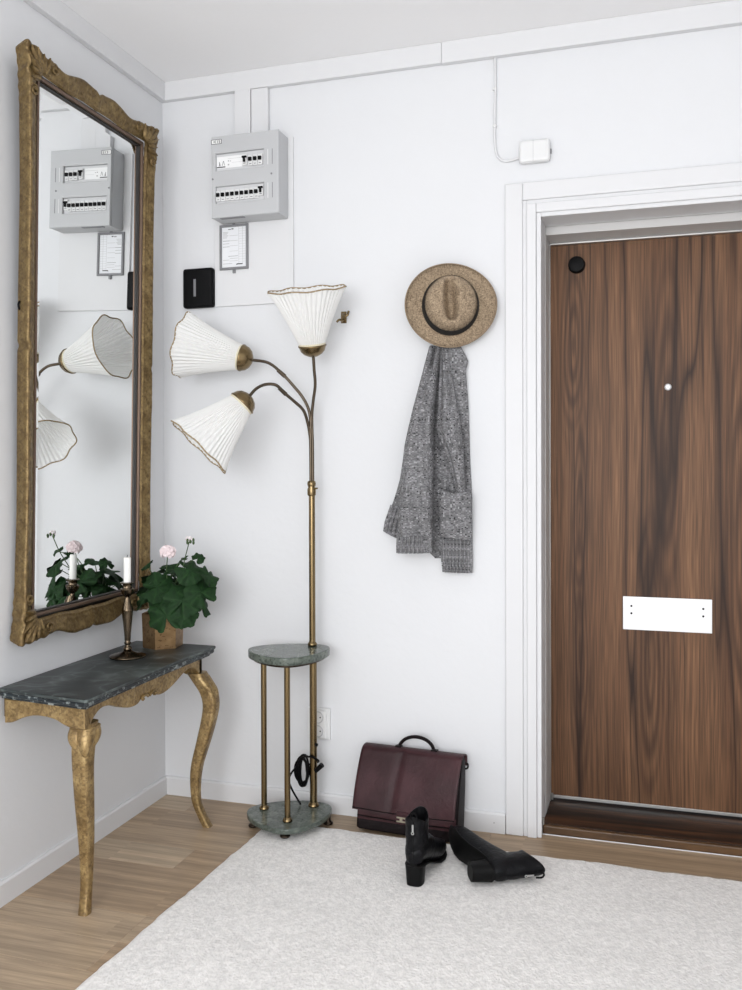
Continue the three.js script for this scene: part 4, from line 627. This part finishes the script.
// ------------------------------------------------------------ burgundy briefcase leaning on the wall
{
  const b = thing('briefcase', 'burgundy leather briefcase with a flap leaning against the wall', 'bag', [0.958, 0.0005, 0.050]);
  b.rotation.set(-0.12, -0.045, -0.012, 'YXZ');
  const grain = gray(512, 512, (u, v) => 0.5 * fbm(u * 60, v * 60, 4, 3, 60, 60) + 0.5 * fbm(u * 9, v * 9, 6, 3, 9, 9), 0.3);
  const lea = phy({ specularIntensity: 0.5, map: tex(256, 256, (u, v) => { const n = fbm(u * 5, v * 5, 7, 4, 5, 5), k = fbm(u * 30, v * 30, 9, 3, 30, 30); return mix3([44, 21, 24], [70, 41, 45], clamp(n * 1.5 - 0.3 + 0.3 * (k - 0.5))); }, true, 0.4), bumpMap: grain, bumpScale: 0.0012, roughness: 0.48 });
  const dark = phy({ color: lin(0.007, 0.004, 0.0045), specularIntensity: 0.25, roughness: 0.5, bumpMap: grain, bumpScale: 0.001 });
  const met = std({ color: lin(0.34, 0.31, 0.24), metalness: 1, roughness: 0.35 });
  const W = 0.170, ring = (y, z0, z1, w, r = 0.008) => { const o = []; for (const [cx, cz, a0] of [[w - r, z1 - r, 0], [-(w - r), z1 - r, 90], [-(w - r), z0 + r, 180], [w - r, z0 + r, 270]]) for (let k = 0; k <= 4; k++) { const a = (a0 + k * 22.5) * Math.PI / 180; o.push([cx + r * Math.cos(a), y, cz + r * Math.sin(a)]); } return o; };
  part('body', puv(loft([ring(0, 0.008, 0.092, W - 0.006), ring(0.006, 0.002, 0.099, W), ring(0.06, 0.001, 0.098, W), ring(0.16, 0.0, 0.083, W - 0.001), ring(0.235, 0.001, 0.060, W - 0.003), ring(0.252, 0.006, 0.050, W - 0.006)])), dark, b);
  part('front_strip', puv(grid(30, 6, (u, v) => [(u - 0.5) * 2 * (W - 0.004), 0.034 + 0.040 * v, 0.1000 + 0.0020 * Math.sin(v * Math.PI)])), lea, b, 'burgundy front panel below the flap');
  part('seam', tube([[-W + 0.004, 0.045, 0.1025], [0, 0.043, 0.1035], [W - 0.004, 0.045, 0.1025]], 0.0022, 30, 6), dark, b);
  // flap: over the top and down the front
  const path = new THREE.CatmullRomCurve3([V(0, 0.222, -0.002), V(0, 0.250, 0.000), V(0, 0.2585, 0.016), V(0, 0.259, 0.042), V(0, 0.251, 0.058), V(0, 0.232, 0.066), V(0, 0.17, 0.0865), V(0, 0.11, 0.1005), V(0, 0.064, 0.1065)], false, 'centripetal');
  const flapAt = (u, v, off) => { const p = path.getPoint(v), t = path.getTangent(v), w = W + 0.002, x = (u - 0.5) * 2 * w - 0.008 * sst(0.3, 1, v) - 0.002, dent = -0.004 * Math.exp(-Math.pow((x + 0.035 + 0.05 * (v - 0.6)) / 0.012, 2)) * sst(0.35, 0.6, v) + 0.004 * (noise(u * 5, v * 4, 5) - 0.5) * sst(0.4, 0.7, v); const drop = 0.004 * Math.sin(u * Math.PI) * sst(0.8, 1, v); return [x, p.y - t.z * 0 + off * (t.z) * 1 + drop * -1, p.z + off * (-t.y) + dent, x, p.y]; };
  const ringsF = []; for (let j = 0; j <= 46; j++) { const r = []; for (let i = 0; i <= 40; i++) r.push(flapAt(i / 40, j / 46, 0.0035).slice(0, 3)); for (let i = 40; i >= 0; i--) r.push(flapAt(i / 40, j / 46, 0.0).slice(0, 3)); ringsF.push(r); }
  const flap = part('flap', puv(loft(ringsF)), lea, b, 'burgundy leather flap');
  const edge = []; for (let i = 0; i <= 20; i++) { const p = flapAt(i / 20, 0.985, 0.0045); edge.push([p[0], p[1], p[2]]); } part('edge_piping', tube(edge, 0.0018, 40, 6), dark, flap);
  // clasp
  const cl = part('clasp_tab', box(-0.030, 0.008, 0.040, 0.076, 0.106, 0.1125, 0.002), lea, b); part('buckle', [box(-0.027, 0.005, 0.044, 0.049, 0.1128, 0.1165, 0.001), box(-0.027, 0.005, 0.056, 0.061, 0.1128, 0.1165, 0.001), box(-0.016, -0.006, 0.0475, 0.0575, 0.1128, 0.1180, 0.001)], met, cl, 'brushed metal clasp');
  // handle
  const hd = part('handle', tube([[-0.056, 0.262, 0.030], [-0.050, 0.275, 0.030], [-0.034, 0.291, 0.030], [-0.002, 0.301, 0.030], [0.034, 0.296, 0.030], [0.056, 0.281, 0.030], [0.066, 0.262, 0.030]], 0.0058, 40, 10), dark, b, 'black leather handle');
  for (const x of [-0.057, 0.067]) part('handle_tab', box(x - 0.011, x + 0.011, 0.2585, 0.268, 0.018, 0.042, 0.003), dark, hd);
  part('strap_ring', tube([[W + 0.002, 0.238, 0.030], [W + 0.010, 0.234, 0.030], [W + 0.010, 0.222, 0.030], [W + 0.002, 0.218, 0.030]], 0.003, 16, 6), dark, b);
}

// ------------------------------------------------------------ a pair of black ankle boots
{
  const leather = phy({ color: lin(0.004, 0.004, 0.005), specularIntensity: 0.35, roughness: 0.42, bumpMap: gray(256, 256, (u, v) => fbm(u * 14, v * 14, 5, 4, 14, 14), 0.12), bumpScale: 0.0016 });
  const rubber = phy({ color: lin(0.004, 0.004, 0.004), specularIntensity: 0.25, roughness: 0.5 });
  function boot(label, pos, slump) {
    const b = thing('ankle_boot', label, 'boot', pos, 'pair of black ankle boots');
    const sup = (n, cx, hx, cy, hy, e) => { const o = []; for (let k = 0; k < n; k++) { const a = k / n * Math.PI * 2, c = Math.cos(a), s = Math.sin(a), p = 1 / Math.pow(Math.pow(Math.abs(c), e) + Math.pow(Math.abs(s), e), 1 / e); o.push([cx + c * p * hx, cy + s * p * hy]); } return o; };
    const foot = [[-0.040, 0.066, 0.096, 0.010], [-0.034, 0.060, 0.112, 0.021], [-0.02, 0.058, 0.13, 0.028], [0.005, 0.056, 0.14, 0.0315], [0.04, 0.046, 0.138, 0.032], [0.08, 0.027, 0.112, 0.033], [0.12, 0.013, 0.084, 0.037], [0.155, 0.0085, 0.066, 0.0385], [0.185, 0.008, 0.055, 0.0345], [0.208, 0.009, 0.046, 0.026], [0.222, 0.012, 0.038, 0.014], [0.226, 0.018, 0.030, 0.005]];
    const fr = foot.map(([x, yb, yt, w]) => sup(28, 0, w, (yb + yt) / 2, (yt - yb) / 2, 2.5).map(([z, y]) => [x, y, z]));
    const sh = []; for (let k = 0; k <= 16; k++) { const t = k / 16, y = 0.085 + 0.105 * t, cx = 0.004 + slump * 0.012 * t * t, hx = 0.043 + 0.002 * t, hz = 0.0300 + 0.001 * t; sh.push(sup(36, cx, hx, 0, hz, 2.2).map(([x, z], n) => { const a = n / 36 * Math.PI * 2; return [x + 0.0014 * Math.sin(y * 150 + a * 2), y + t * t * (0.010 * Math.cos(2 * a) - slump * 0.02 * Math.cos(a)), z]; })); }
    const top = sh[16], inn = top.map(p => [0.006 + (p[0] - 0.006) * 0.93 + slump * 0, p[1] - 0.001, p[2] * 0.91]), deep = inn.map(p => [p[0], p[1] - 0.06, p[2] * 0.95]);
    const up = part('upper', puv(loft([...sh, inn, deep], false, true)), leather, b); 
    part('vamp', puv(loft(fr)), leather, up);
    part('sole', puv(loft(foot.slice(0, 11).map(([x, yb, yt, w]) => sup(20, 0, w * 1.04, yb - 0.002, 0.0045, 3).map(([z, y]) => [x * 1.01, y, z])))), rubber, b);
    const hl = []; for (let k = 0; k <= 6; k++) { const t = k / 6, y = 0.0005 + t * 0.058; hl.push(sup(28, -0.010 + 0.001 * t, 0.0255 + 0.0045 * t, 0, 0.0235 + 0.0045 * t, 3).map(([x, z]) => [x, y, z])); }
    part('heel', puv(loft(hl)), rubber, b, 'black block heel');
    // zip with pull at the back, and pull loop
    const zp = part('zip', tube([[-0.040, 0.078, 0.003], [-0.0395, 0.12, 0.003], [-0.0410, 0.16, 0.003], [-0.0415 + slump * 0.01, 0.188, 0.003]], 0.0016, 24, 6), rubber, b);
    part('zip_pull', [box(-0.0465, -0.0435, 0.158, 0.180, 0.0005, 0.0060, 0.001), new THREE.TorusGeometry(0.0035, 0.0012, 8, 16).rotateY(Math.PI / 2).translate(-0.0465, 0.156, 0.0033)], M.alu, zp, 'silver zip pull');
    part('pull_loop', tube([[-0.038, 0.190, -0.002], [-0.041, 0.207, -0.001], [-0.041, 0.212, 0.006], [-0.041, 0.206, 0.013], [-0.038, 0.189, 0.014]], 0.0030, 24, 6), leather, b);
    return b;
  }
  const b1 = boot('black ankle boot standing upright on the rug, heel towards the viewer', [1.066, 0.0105, 0.440], 0); b1.rotation.y = 1.50;
  const b2 = boot('black ankle boot lying tipped on its side on the rug', [1.212, 0.050, 0.412], 1);
  const d = V(-0.47, 0.10, -0.87).normalize(), u0 = V(0.82, -0.02, -0.50), u = u0.sub(d.clone().multiplyScalar(u0.dot(d))).normalize(), w = d.clone().cross(u);
  b2.quaternion.setFromRotationMatrix(new THREE.Matrix4().makeBasis(d, u, w));
}
renderer.render(scene, camera);
